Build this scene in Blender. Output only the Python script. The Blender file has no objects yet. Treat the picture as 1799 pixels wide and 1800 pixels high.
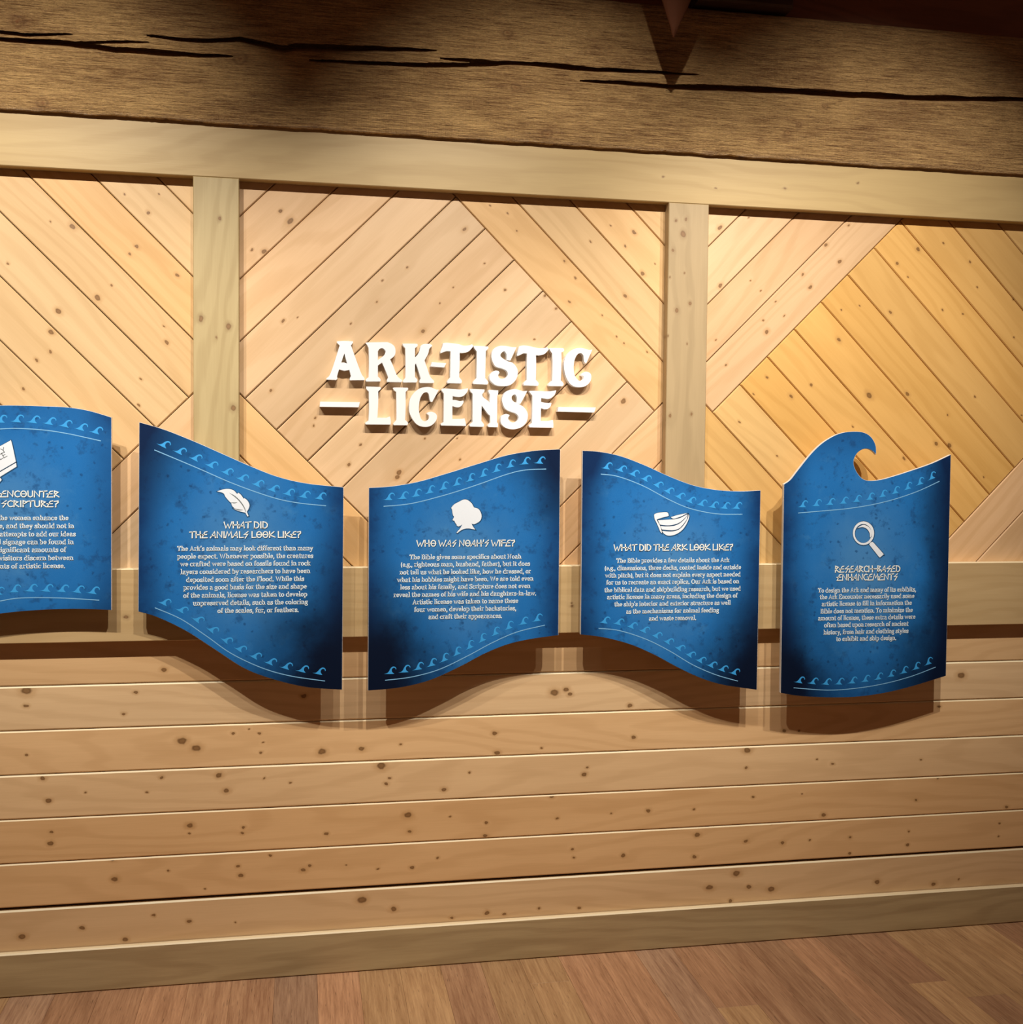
import bpy, bmesh, math, random
from mathutils import Vector, Matrix, noise
from mathutils.geometry import tessellate_polygon
R = math.radians
random.seed(7)
sc = bpy.context.scene
C = sc.collection
# ---------------------------------------------------------------- camera
cam_d = bpy.data.cameras.new('camera'); cam = bpy.data.objects.new('camera', cam_d); C.objects.link(cam)
yaw, pitch, roll = 0.18588813, -0.03841723, 0.00912288
fpx = 1942.99
fw = Vector((math.sin(yaw)*math.cos(pitch), math.cos(yaw)*math.cos(pitch), math.sin(pitch)))
rt = Vector((math.cos(yaw), -math.sin(yaw), 0)); up = rt.cross(fw)
r2 = rt*math.cos(roll)+up*math.sin(roll); u2 = -rt*math.sin(roll)+up*math.cos(roll)
m = Matrix((r2, u2, -fw)).transposed().to_4x4(); m.translation = Vector((0, -3.38964, 1.5566))
cam.matrix_world = m
cam_d.sensor_fit = 'HORIZONTAL'; cam_d.sensor_width = 36.0; cam_d.lens = 36.0*fpx/1799
cam_d.shift_x = -(900.95-899.5)/1799; cam_d.shift_y = (895.26-900)/1799
cam_d.clip_start = 0.05; sc.camera = cam
# ---------------------------------------------------------------- colour management, world, lights
sc.view_settings.view_transform = 'Standard'; sc.view_settings.look = 'None'
sc.view_settings.exposure = 0.07; sc.view_settings.gamma = 1.0; sc.view_settings.use_curve_mapping = False
w = bpy.data.worlds.new('world'); sc.world = w; w.use_nodes = True
w.node_tree.nodes['Background'].inputs[0].default_value = (1.0, 0.55, 0.36, 1)
w.node_tree.nodes['Background'].inputs[1].default_value = 0.07
def spot(x, aimx, power, size=68, aimz=1.38, y=-1.7, z=3.4, blend=0.8):
    d = bpy.data.lights.new('track_spot', 'SPOT'); o = bpy.data.objects.new('track_spot', d); C.objects.link(o)
    d.energy = power; d.spot_size = R(size); d.spot_blend = blend; d.shadow_soft_size = 0.016
    d.color = (1.0, 0.93, 0.83)
    o.location = (x, y, z)
    o.rotation_euler = (Vector((aimx, 0, aimz))-o.location).to_track_quat('-Z', 'Y').to_euler()
for x, ax, p, az, sz in ((-1.07, -0.92, 172, 0.93, 66), (-0.72, -0.78, 163, 2.02, 57), (0.19, 0.20, 148, 0.88, 64),
                         (0.62, 0.74, 146, 2.0, 56), (1.40, 1.42, 160, 0.92, 66), (1.84, 1.80, 165, 1.92, 59)):
    spot(x, ax, p, sz, az, blend=1.0 if sz < 60 else 0.8)
LETTERS=[('A', 'u', [(0.0942, 1.9271, 1),(0.1172, 1.9289, 0),(0.1404, 1.9285, 1),(0.1417, 1.9253, 0),(0.1356, 1.9163, 1),(0.1453, 1.8893, 0),(0.1582, 1.8543, 0),(0.1679, 1.8304, 0),(0.176, 1.8193, 0),(0.1764, 1.8137, 1),(0.1328, 1.8122, 1),(0.132, 1.8166, 0),(0.1356, 1.8248, 1),(0.1311, 1.8431, 1),(0.1159, 1.8404, 0),(0.1005, 1.844, 1),(0.0945, 1.8222, 0),(0.0961, 1.8174, 0),(0.0921, 1.8122, 1),(0.0635, 1.8126, 1),(0.064, 1.8166, 0),(0.0722, 1.8248, 0),(0.0833, 1.854, 0),(0.1021, 1.9154, 1),(0.0942, 1.9231, 0)], [(0.1158, 1.8917, 1),(0.1246, 1.8614, 1),(0.1158, 1.8644, 0),(0.1068, 1.8642, 1)]),('R', 'u', [(0.1796, 1.924, 1),(0.1836, 1.9261, 0),(0.2319, 1.9285, 0),(0.248, 1.928, 0),(0.2643, 1.9185, 0),(0.2689, 1.904, 0),(0.266, 1.8894, 0),(0.2531, 1.8777, 1),(0.263, 1.8553, 0),(0.2728, 1.8313, 0),(0.281, 1.8218, 0),(0.2892, 1.8155, 0),(0.2876, 1.8103, 1),(0.2446, 1.8096, 1),(0.2434, 1.8144, 0),(0.2473, 1.8234, 1),(0.2387, 1.845, 0),(0.2286, 1.8674, 1),(0.2161, 1.8582, 1),(0.2162, 1.8251, 1),(0.2243, 1.8172, 0),(0.2236, 1.8107, 1),(0.1817, 1.8097, 1),(0.18, 1.8154, 0),(0.1889, 1.8228, 1),(0.1895, 1.8664, 0),(0.1882, 1.9098, 1),(0.1836, 1.9193, 0)], [(0.2159, 1.9009, 1),(0.2223, 1.9092, 0),(0.2304, 1.9107, 0),(0.2377, 1.9048, 0),(0.2385, 1.8983, 0),(0.2337, 1.8885, 0),(0.216, 1.8743, 1)]),('K', 'u', [(0.2902, 1.9233, 1),(0.2935, 1.9261, 0),(0.3293, 1.9268, 0),(0.335, 1.9262, 1),(0.3358, 1.9205, 0),(0.3277, 1.913, 1),(0.3279, 1.8846, 1),(0.3397, 1.8995, 0),(0.3437, 1.9159, 0),(0.3478, 1.9233, 0),(0.3575, 1.9269, 0),(0.3723, 1.9273, 0),(0.3813, 1.9227, 1),(0.3716, 1.9126, 0),(0.3676, 1.8971, 0),(0.357, 1.8773, 1),(0.3662, 1.8515, 0),(0.3745, 1.8289, 0),(0.3861, 1.8161, 0),(0.3862, 1.8099, 1),(0.3435, 1.8089, 1),(0.3419, 1.8135, 0),(0.3459, 1.8233, 1),(0.3384, 1.8459, 0),(0.3309, 1.8676, 1),(0.328, 1.8635, 1),(0.3282, 1.8261, 1),(0.3356, 1.8182, 0),(0.3332, 1.8103, 1),(0.2933, 1.8094, 1),(0.2921, 1.8139, 0),(0.2997, 1.8238, 1),(0.2995, 1.8693, 0),(0.2984, 1.9122, 1),(0.2919, 1.9201, 0)], []),('-', 'u', [(0.3792, 1.873, 1),(0.4236, 1.8706, 1),(0.4179, 1.8577, 1),(0.3752, 1.8595, 1)], []),('T', 'u', [(0.4133, 1.9309, 1),(0.4265, 1.9326, 0),(0.4596, 1.9298, 0),(0.4762, 1.9254, 0),(0.4927, 1.9267, 0),(0.5027, 1.9303, 1),(0.5069, 1.9247, 1),(0.4929, 1.9087, 0),(0.4763, 1.9034, 0),(0.4647, 1.9034, 1),(0.4649, 1.8736, 0),(0.4636, 1.8294, 1),(0.472, 1.8181, 0),(0.4704, 1.8107, 1),(0.429, 1.8106, 1),(0.4265, 1.8154, 0),(0.4355, 1.8271, 1),(0.4366, 1.9071, 1),(0.4267, 1.9077, 0),(0.4168, 1.905, 0),(0.4069, 1.9006, 1),(0.4053, 1.9046, 0),(0.4101, 1.9178, 0)], []),('I', 'u', [(0.5077, 1.9231, 1),(0.511, 1.9256, 0),(0.5511, 1.9251, 1),(0.5536, 1.9203, 0),(0.5453, 1.9102, 1),(0.5448, 1.8757, 0),(0.5444, 1.828, 1),(0.5536, 1.8167, 0),(0.5512, 1.8088, 1),(0.5086, 1.8099, 1),(0.5066, 1.8148, 0),(0.5168, 1.8274, 1),(0.5173, 1.875, 0),(0.517, 1.9094, 1),(0.5103, 1.9174, 0)], []),('S', 'u', [(0.6413, 1.9253, 1),(0.6278, 1.9252, 0),(0.616, 1.9269, 0),(0.6042, 1.9282, 0),(0.5908, 1.928, 0),(0.5762, 1.9229, 0),(0.5663, 1.912, 0),(0.5631, 1.8959, 0),(0.5666, 1.8796, 0),(0.5767, 1.865, 0),(0.5969, 1.859, 0),(0.6105, 1.8527, 0),(0.6148, 1.8413, 0),(0.609, 1.8312, 0),(0.5972, 1.8276, 0),(0.5888, 1.8291, 0),(0.5845, 1.8372, 0),(0.5887, 1.8456, 1),(0.5853, 1.8512, 1),(0.5747, 1.8516, 0),(0.5647, 1.8461, 0),(0.5572, 1.8344, 0),(0.5615, 1.8197, 0),(0.5784, 1.8073, 0),(0.602, 1.805, 0),(0.6222, 1.8087, 0),(0.6372, 1.8215, 0),(0.6447, 1.8365, 0),(0.6457, 1.8531, 0),(0.6402, 1.8662, 0),(0.6283, 1.8774, 0),(0.6147, 1.8812, 0),(0.5995, 1.889, 0),(0.5919, 1.8962, 0),(0.5927, 1.9045, 0),(0.6027, 1.9122, 0),(0.6095, 1.9041, 0),(0.6109, 1.8951, 0),(0.6113, 1.886, 1),(0.6223, 1.8839, 1),(0.6314, 1.9039, 0)], []),('T', 'u', [(0.6497, 1.9283, 1),(0.6632, 1.9312, 0),(0.6836, 1.9293, 0),(0.7091, 1.9243, 0),(0.7261, 1.9248, 0),(0.738, 1.9276, 1),(0.7432, 1.9219, 1),(0.7314, 1.9083, 0),(0.7161, 1.9029, 0),(0.7025, 1.9026, 1),(0.7037, 1.8711, 0),(0.7033, 1.8263, 1),(0.7119, 1.8166, 0),(0.7103, 1.8086, 1),(0.667, 1.8089, 1),(0.6644, 1.8147, 0),(0.6744, 1.8257, 1),(0.674, 1.8703, 0),(0.6745, 1.9067, 1),(0.6635, 1.9073, 0),(0.655, 1.9029, 0),(0.6449, 1.8985, 1),(0.6432, 1.9026, 0),(0.6465, 1.9159, 0)], []),('I', 'u', [(0.7458, 1.922, 1),(0.7483, 1.9254, 0),(0.7893, 1.9266, 1),(0.792, 1.9192, 0),(0.7835, 1.9131, 1),(0.7839, 1.8732, 0),(0.7827, 1.8265, 1),(0.7914, 1.8167, 0),(0.7889, 1.8092, 1),(0.7461, 1.809, 1),(0.7435, 1.814, 0),(0.7553, 1.8259, 1),(0.7557, 1.8724, 0),(0.7544, 1.909, 1),(0.7484, 1.9171, 0)], []),('C', 'u', [(0.8824, 1.9251, 1),(0.8721, 1.9231, 0),(0.8582, 1.9269, 0),(0.8409, 1.9284, 0),(0.822, 1.9242, 0),(0.805, 1.9104, 0),(0.7949, 1.8934, 0),(0.7925, 1.8734, 0),(0.7953, 1.8501, 0),(0.8059, 1.8254, 0),(0.8216, 1.8107, 0),(0.8441, 1.807, 0),(0.863, 1.8117, 0),(0.8767, 1.8254, 0),(0.88, 1.8422, 0),(0.8747, 1.8521, 0),(0.8625, 1.8551, 0),(0.8505, 1.8498, 0),(0.848, 1.8439, 1),(0.8549, 1.8416, 0),(0.8541, 1.8315, 0),(0.8438, 1.8263, 0),(0.8352, 1.8311, 0),(0.8264, 1.8442, 0),(0.8227, 1.8675, 0),(0.8258, 1.8909, 0),(0.8343, 1.9078, 0),(0.8445, 1.9131, 0),(0.8533, 1.9067, 0),(0.8569, 1.8868, 0),(0.8631, 1.8811, 1),(0.8681, 1.8921, 0)], []),('L', 'l', [(0.1819, 1.7926, 1),(0.1844, 1.7942, 0),(0.2238, 1.7938, 1),(0.2255, 1.7887, 0),(0.2174, 1.7804, 1),(0.2176, 1.7465, 0),(0.2154, 1.7011, 1),(0.2429, 1.7015, 1),(0.2534, 1.7058, 1),(0.2559, 1.692, 0),(0.2551, 1.681, 1),(0.1808, 1.6803, 1),(0.1792, 1.6851, 0),(0.1888, 1.6925, 1),(0.1902, 1.7298, 0),(0.1892, 1.7798, 1),(0.182, 1.7869, 0)], []),('I', 'l', [(0.2635, 1.7879, 1),(0.2651, 1.7931, 0),(0.3066, 1.7934, 1),(0.3074, 1.788, 0),(0.3001, 1.7806, 1),(0.3004, 1.7318, 0),(0.299, 1.696, 1),(0.308, 1.6872, 0),(0.3056, 1.6798, 1),(0.2649, 1.6795, 1),(0.264, 1.684, 0),(0.2729, 1.6956, 1),(0.2727, 1.7313, 0),(0.2717, 1.78, 1),(0.2643, 1.7855, 0)], []),('C', 'l', [(0.4016, 1.7901, 1),(0.3926, 1.7899, 0),(0.3794, 1.7953, 0),(0.3646, 1.797, 0),(0.3434, 1.7921, 0),(0.3255, 1.7779, 0),(0.3141, 1.7597, 0),(0.311, 1.7402, 0),(0.3127, 1.7174, 0),(0.3243, 1.6948, 0),(0.3391, 1.6804, 0),(0.3588, 1.6758, 0),(0.3769, 1.6793, 0),(0.3916, 1.6926, 0),(0.3964, 1.7075, 0),(0.3914, 1.7172, 0),(0.3799, 1.7219, 0),(0.3684, 1.72, 0),(0.3651, 1.7167, 1),(0.3717, 1.7103, 0),(0.3702, 1.6988, 0),(0.3587, 1.6929, 0),(0.3488, 1.6985, 0),(0.3422, 1.7163, 0),(0.3404, 1.7358, 0),(0.3436, 1.7587, 0),(0.3516, 1.7752, 0),(0.3614, 1.7811, 0),(0.3697, 1.7772, 0),(0.3731, 1.7609, 0),(0.3764, 1.7528, 1),(0.3813, 1.7521, 1),(0.3927, 1.7728, 0)], []),('E', 'l', [(0.4091, 1.7878, 1),(0.414, 1.7936, 0),(0.4421, 1.7926, 0),(0.4653, 1.7915, 0),(0.4785, 1.7934, 0),(0.491, 1.7961, 1),(0.4886, 1.7846, 0),(0.4754, 1.7712, 0),(0.4588, 1.7692, 0),(0.4439, 1.7714, 1),(0.444, 1.7591, 1),(0.4522, 1.7593, 0),(0.4655, 1.7562, 0),(0.4771, 1.7581, 1),(0.4772, 1.7515, 0),(0.469, 1.7399, 0),(0.4574, 1.7372, 0),(0.4433, 1.741, 1),(0.4435, 1.7009, 1),(0.4692, 1.7021, 0),(0.4809, 1.704, 1),(0.4843, 1.6925, 0),(0.486, 1.6807, 1),(0.4098, 1.6807, 1),(0.4081, 1.6855, 0),(0.4163, 1.6914, 1),(0.4169, 1.734, 0),(0.4166, 1.7782, 1)], []),('N', 'l', [(0.4968, 1.7914, 1),(0.5001, 1.7939, 0),(0.5419, 1.7932, 1),(0.5419, 1.7874, 0),(0.5353, 1.7782, 1),(0.5387, 1.7692, 0),(0.5522, 1.7596, 0),(0.5589, 1.7523, 1),(0.5596, 1.7779, 1),(0.5545, 1.7877, 0),(0.5569, 1.7927, 1),(0.5855, 1.7916, 1),(0.5847, 1.7801, 0),(0.5822, 1.7734, 1),(0.5826, 1.7371, 0),(0.5821, 1.6941, 1),(0.5855, 1.6876, 0),(0.5848, 1.678, 1),(0.5562, 1.6785, 1),(0.5537, 1.6829, 0),(0.5611, 1.6921, 1),(0.5601, 1.7136, 1),(0.5525, 1.72, 0),(0.5424, 1.7331, 0),(0.5339, 1.7436, 1),(0.5334, 1.6966, 1),(0.5411, 1.6869, 0),(0.5403, 1.6786, 1),(0.4994, 1.6788, 1),(0.4968, 1.6837, 0),(0.5059, 1.6929, 1),(0.5056, 1.7357, 0),(0.5052, 1.78, 1),(0.4985, 1.7865, 0)], []),('S', 'l', [(0.6764, 1.7919, 1),(0.6629, 1.7908, 0),(0.651, 1.7939, 0),(0.6375, 1.7964, 0),(0.6172, 1.7923, 0),(0.6039, 1.7821, 0),(0.5973, 1.7655, 0),(0.6008, 1.7474, 0),(0.6093, 1.7343, 0),(0.6263, 1.7263, 0),(0.6415, 1.7216, 0),(0.6493, 1.7118, 0),(0.6468, 1.7002, 0),(0.6367, 1.6942, 0),(0.6249, 1.6957, 0),(0.6181, 1.703, 0),(0.6172, 1.708, 0),(0.6213, 1.7147, 1),(0.6205, 1.7171, 1),(0.6095, 1.7194, 0),(0.5977, 1.7142, 0),(0.5936, 1.7059, 0),(0.5946, 1.691, 0),(0.6048, 1.6796, 0),(0.6217, 1.6732, 0),(0.642, 1.6736, 0),(0.6606, 1.6805, 0),(0.674, 1.694, 0),(0.6789, 1.7107, 0),(0.6771, 1.7256, 0),(0.6668, 1.7403, 0),(0.6514, 1.75, 0),(0.6344, 1.7579, 0),(0.6276, 1.7661, 0),(0.6284, 1.7744, 0),(0.6368, 1.7803, 0),(0.6427, 1.7747, 0),(0.6445, 1.7648, 0),(0.6438, 1.7532, 1),(0.6548, 1.7509, 1),(0.6665, 1.7718, 0)], []),('E', 'l', [(0.6833, 1.7888, 1),(0.6866, 1.7922, 0),(0.719, 1.792, 0),(0.7446, 1.7918, 0),(0.7685, 1.7956, 1),(0.7635, 1.7822, 0),(0.7499, 1.7702, 0),(0.7363, 1.7691, 0),(0.7209, 1.7713, 1),(0.7202, 1.7588, 1),(0.7313, 1.7565, 0),(0.7432, 1.7559, 0),(0.7535, 1.7561, 1),(0.7502, 1.7452, 0),(0.7417, 1.7376, 0),(0.7315, 1.7366, 0),(0.7204, 1.7397, 1),(0.7199, 1.6997, 1),(0.7421, 1.7001, 0),(0.7584, 1.7037, 1),(0.7602, 1.6904, 0),(0.7603, 1.6795, 1),(0.6852, 1.6795, 1),(0.6834, 1.685, 0),(0.6919, 1.6926, 1),(0.6931, 1.7392, 0),(0.6927, 1.7774, 1)], []),('<', 'l', [(0.0449, 1.7463, 1),(0.1629, 1.7467, 1),(0.1589, 1.7316, 1),(0.0433, 1.731, 1)], []),('>', 'l', [(0.7759, 1.7441, 1),(0.8959, 1.7447, 1),(0.8909, 1.7291, 1),(0.7735, 1.7298, 1)], [])]
PANELS=[{'top': [(-1.07, 1.6486),(-0.9972, 1.6795),(-0.9239, 1.7028),(-0.8352, 1.7147),(-0.7187, 1.7146),(-0.6553, 1.7126),(-0.5991, 1.704),(-0.5394, 1.6866)], 'bot': [(-1.0763, 1.067),(-1.0031, 1.0926),(-0.9293, 1.1152),(-0.84, 1.1314),(-0.7498, 1.1396),(-0.6434, 1.1421),(-0.5419, 1.1373)], 'rt': [(-1.0487, 1.6052),(-0.9244, 1.6414),(-0.8357, 1.6491),(-0.7896, 1.6514),(-0.7191, 1.6477),(-0.6595, 1.639),(-0.6162, 1.63),(-0.5689, 1.6194)], 'rb': [(-1.054, 1.1125),(-0.929, 1.1487),(-0.8397, 1.1674),(-0.7812, 1.1755),(-0.6829, 1.1742),(-0.5758, 1.1663)], 'head': [('ENCOUNTER', -0.8365, -0.6792, 1.4594, 0.0174),('SCRIPTURE?', -0.8344, -0.6814, 1.4318, 0.0174)], 'body': [('the women enhance the', -0.8433, -0.6562, 1.3943, 0.0095),('e, and they should not in', -0.8396, -0.6413, 1.3716, 0.0096),('attempts to add our ideas', -0.839, -0.637, 1.3487, 0.0096),('l signage can be found in', -0.8407, -0.6427, 1.3264, 0.0096),('significant amounts of', -0.8455, -0.6631, 1.3043, 0.0096),('visitors discern between', -0.8403, -0.6438, 1.2812, 0.0096),('nts of artistic license.', -0.8397, -0.6658, 1.2586, 0.0096)]}, {'top': [(-0.4643, 1.6742),(-0.3954, 1.6542),(-0.3121, 1.6212),(-0.2328, 1.5861),(-0.1527, 1.5506),(-0.0766, 1.5214),(0.0051, 1.5027),(0.1127, 1.4919)], 'bot': [(-0.4689, 1.1321),(-0.4158, 1.1148),(-0.337, 1.0739),(-0.2574, 1.0192),(-0.1721, 0.9605),(-0.0908, 0.9266),(0.0062, 0.9003),(0.1105, 0.8897)], 'rt': [(-0.4221, 1.5953),(-0.3028, 1.5444),(-0.1999, 1.4991),(-0.0912, 1.4606),(-0.0186, 1.4452),(0.0612, 1.437)], 'rb': [(-0.4224, 1.1422),(-0.3511, 1.1088),(-0.2805, 1.0586),(-0.2097, 1.0055),(-0.1239, 0.9617),(-0.0416, 0.9354),(0.0592, 0.9175)], 'head': [('WHAT DID', -0.2297, -0.1049, 1.3714, 0.0185),('THE ANIMALS LOOK LIKE?', -0.3258, -0.0097, 1.3432, 0.0184)], 'body': [("The Ark's animals may look different than many", -0.3608, 0.0243, 1.3055, 0.0096),('people expect. Whenever possible, the creatures', -0.3609, 0.0253, 1.283, 0.0097),('we crafted were based on fossils found in rock', -0.3525, 0.0171, 1.261, 0.0097),('layers considered by researchers to have been', -0.3517, 0.0162, 1.2384, 0.0097),('deposited soon after the Flood. While this', -0.3363, -0.0007, 1.2154, 0.0097),('provides a good basis for the size and shape', -0.3438, 0.0066, 1.1929, 0.0097),('of the animals, license was taken to develop', -0.3444, 0.0081, 1.1698, 0.0097),('unpreserved details, such as the coloring', -0.3173, 0.0096, 1.1471, 0.0097),('of the scales, fur, or feathers.', -0.2488, -0.0165, 1.1241, 0.0098)]}, {'top': [(0.1868, 1.491),(0.253, 1.4954),(0.3309, 1.5091),(0.4145, 1.5336),(0.5093, 1.5635),(0.6032, 1.5919),(0.6894, 1.6067),(0.7682, 1.6121)], 'bot': [(0.1866, 0.885),(0.2793, 0.8909),(0.3722, 0.9113),(0.4664, 0.9516),(0.5375, 0.9875),(0.6085, 1.0145),(0.681, 1.0296),(0.7684, 1.0399)], 'rt': [(0.2314, 1.4358),(0.3134, 1.4444),(0.415, 1.4704),(0.5098, 1.5007),(0.6037, 1.5342),(0.6617, 1.5476),(0.7236, 1.5507)], 'rb': [(0.2384, 0.9149),(0.3163, 0.9226),(0.4004, 0.9435),(0.4895, 0.984),(0.5609, 1.0207),(0.6374, 1.0523),(0.7244, 1.0718)], 'head': [("WHO WAS NOAH'S WIFE?", 0.3303, 0.6302, 1.3157, 0.0186)], 'body': [('The Bible gives some specifics about Noah', 0.3087, 0.6498, 1.2769, 0.0097),('(e.g., righteous man, husband, father), but it does', 0.282, 0.677, 1.2548, 0.0098),('not tell us what he looked like, how he dressed, or', 0.2794, 0.6802, 1.2318, 0.0097),('what his hobbies might have been. We are told even', 0.2716, 0.6881, 1.2092, 0.0097),('less about his family, and Scripture does not even', 0.281, 0.6787, 1.1867, 0.0097),('reveal the names of his wife and his daughters-in-law.', 0.2617, 0.6973, 1.1641, 0.0097),('Artistic license was taken to name these', 0.3183, 0.6415, 1.1416, 0.0098),('four women, develop their backstories,', 0.3231, 0.6359, 1.1189, 0.0098),('and craft their appearances.', 0.3661, 0.5919, 1.0964, 0.0098)]}, {'top': [(0.8383, 1.6084),(0.8924, 1.6056),(0.9618, 1.5923),(1.0416, 1.5639),(1.1122, 1.5337),(1.1946, 1.5047),(1.2713, 1.4905),(1.3488, 1.4861),(1.4215, 1.4893)], 'bot': [(0.8387, 1.0408),(0.9144, 1.0298),(0.9997, 1.0063),(1.0807, 0.9706),(1.1524, 0.9319),(1.2299, 0.8956),(1.3072, 0.8711),(1.4206, 0.8522)], 'rt': [(0.8978, 1.5365),(0.9524, 1.5297),(1.0328, 1.5013),(1.1133, 1.4609),(1.1853, 1.4319),(1.2726, 1.4149),(1.3604, 1.4132)], 'rb': [(0.8965, 1.059),(0.9642, 1.0505),(1.0494, 1.0221),(1.1262, 0.984),(1.2038, 0.9381),(1.2813, 0.9044),(1.3547, 0.8825)], 'head': [('WHAT DID THE ARK LOOK LIKE?', 0.9418, 1.3324, 1.2998, 0.0192)], 'body': [('The Bible provides a few details about the Ark', 0.9502, 1.3207, 1.2619, 0.0096),('(e.g., dimensions, three decks, coated inside and outside', 0.9123, 1.36, 1.2389, 0.0097),('with pitch), but it does not explain every aspect needed', 0.9145, 1.3589, 1.2161, 0.0096),('for us to recreate an exact replica. Our Ark is based on', 0.9183, 1.3541, 1.1942, 0.0097),('the biblical data and shipbuilding research, but we used', 0.9126, 1.3602, 1.1708, 0.0096),('artistic license in many areas, including the design of', 0.9213, 1.3497, 1.1489, 0.0096),("the ship's interior and exterior structure as well", 0.945, 1.3272, 1.1264, 0.0096),('as the mechanisms for animal feeding', 0.9832, 1.2883, 1.1031, 0.0097),('and waste removal.', 1.0574, 1.2135, 1.0801, 0.0097)]}, {'top': [(1.5, 1.5089, 1),(1.5216, 1.5235),(1.5462, 1.5538),(1.5841, 1.5995),(1.6166, 1.632),(1.6488, 1.6548),(1.6876, 1.673),(1.7295, 1.68),(1.7691, 1.6779),(1.7967, 1.6636),(1.8138, 1.6363),(1.8161, 1.607, 1),(1.8043, 1.6179),(1.7876, 1.625),(1.7678, 1.6229),(1.7483, 1.609),(1.7376, 1.5829),(1.7461, 1.5555),(1.7665, 1.5312),(1.79, 1.5228),(1.8324, 1.5256),(1.8822, 1.5382),(1.9497, 1.5588),(2.0167, 1.5813),(2.082, 1.6099, 1)], 'bot': [(1.5018, 0.84),(1.566, 0.8281),(1.663, 0.8204),(1.7609, 0.8194),(1.8591, 0.8287),(1.958, 0.8474),(2.0835, 0.8798)], 'rt': [(1.5509, 1.4176),(1.6367, 1.4245),(1.7192, 1.4319),(1.8018, 1.4441),(1.8841, 1.4628),(1.9682, 1.49),(2.0421, 1.522)], 'rb': [(1.5467, 0.8552),(1.6629, 0.8445),(1.7603, 0.8474),(1.8583, 0.8595),(1.9572, 0.8813),(2.0444, 0.9099)], 'head': [('RESEARCH-BASED', 1.68, 1.9106, 1.2264, 0.0199),('ENHANCEMENTS', 1.6884, 1.902, 1.1998, 0.0199)], 'body': [('To design the Ark and many of its exhibits,', 1.6233, 1.9681, 1.1608, 0.0103),('the Ark Encounter necessarily used some', 1.6296, 1.9627, 1.1396, 0.0102),('artistic license to fill in information the', 1.6365, 1.9539, 1.1171, 0.0102),('Bible does not mention. To minimize the', 1.6331, 1.9578, 1.0934, 0.0103),('amount of license, these extra details were', 1.6252, 1.9678, 1.0709, 0.0103),('often based upon research of ancient', 1.6463, 1.9437, 1.0484, 0.0103),('history, from hair and clothing styles', 1.6455, 1.9442, 1.0252, 0.0102),('to exhibit and ship design.', 1.6894, 1.9016, 1.0027, 0.0103)]}]
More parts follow.
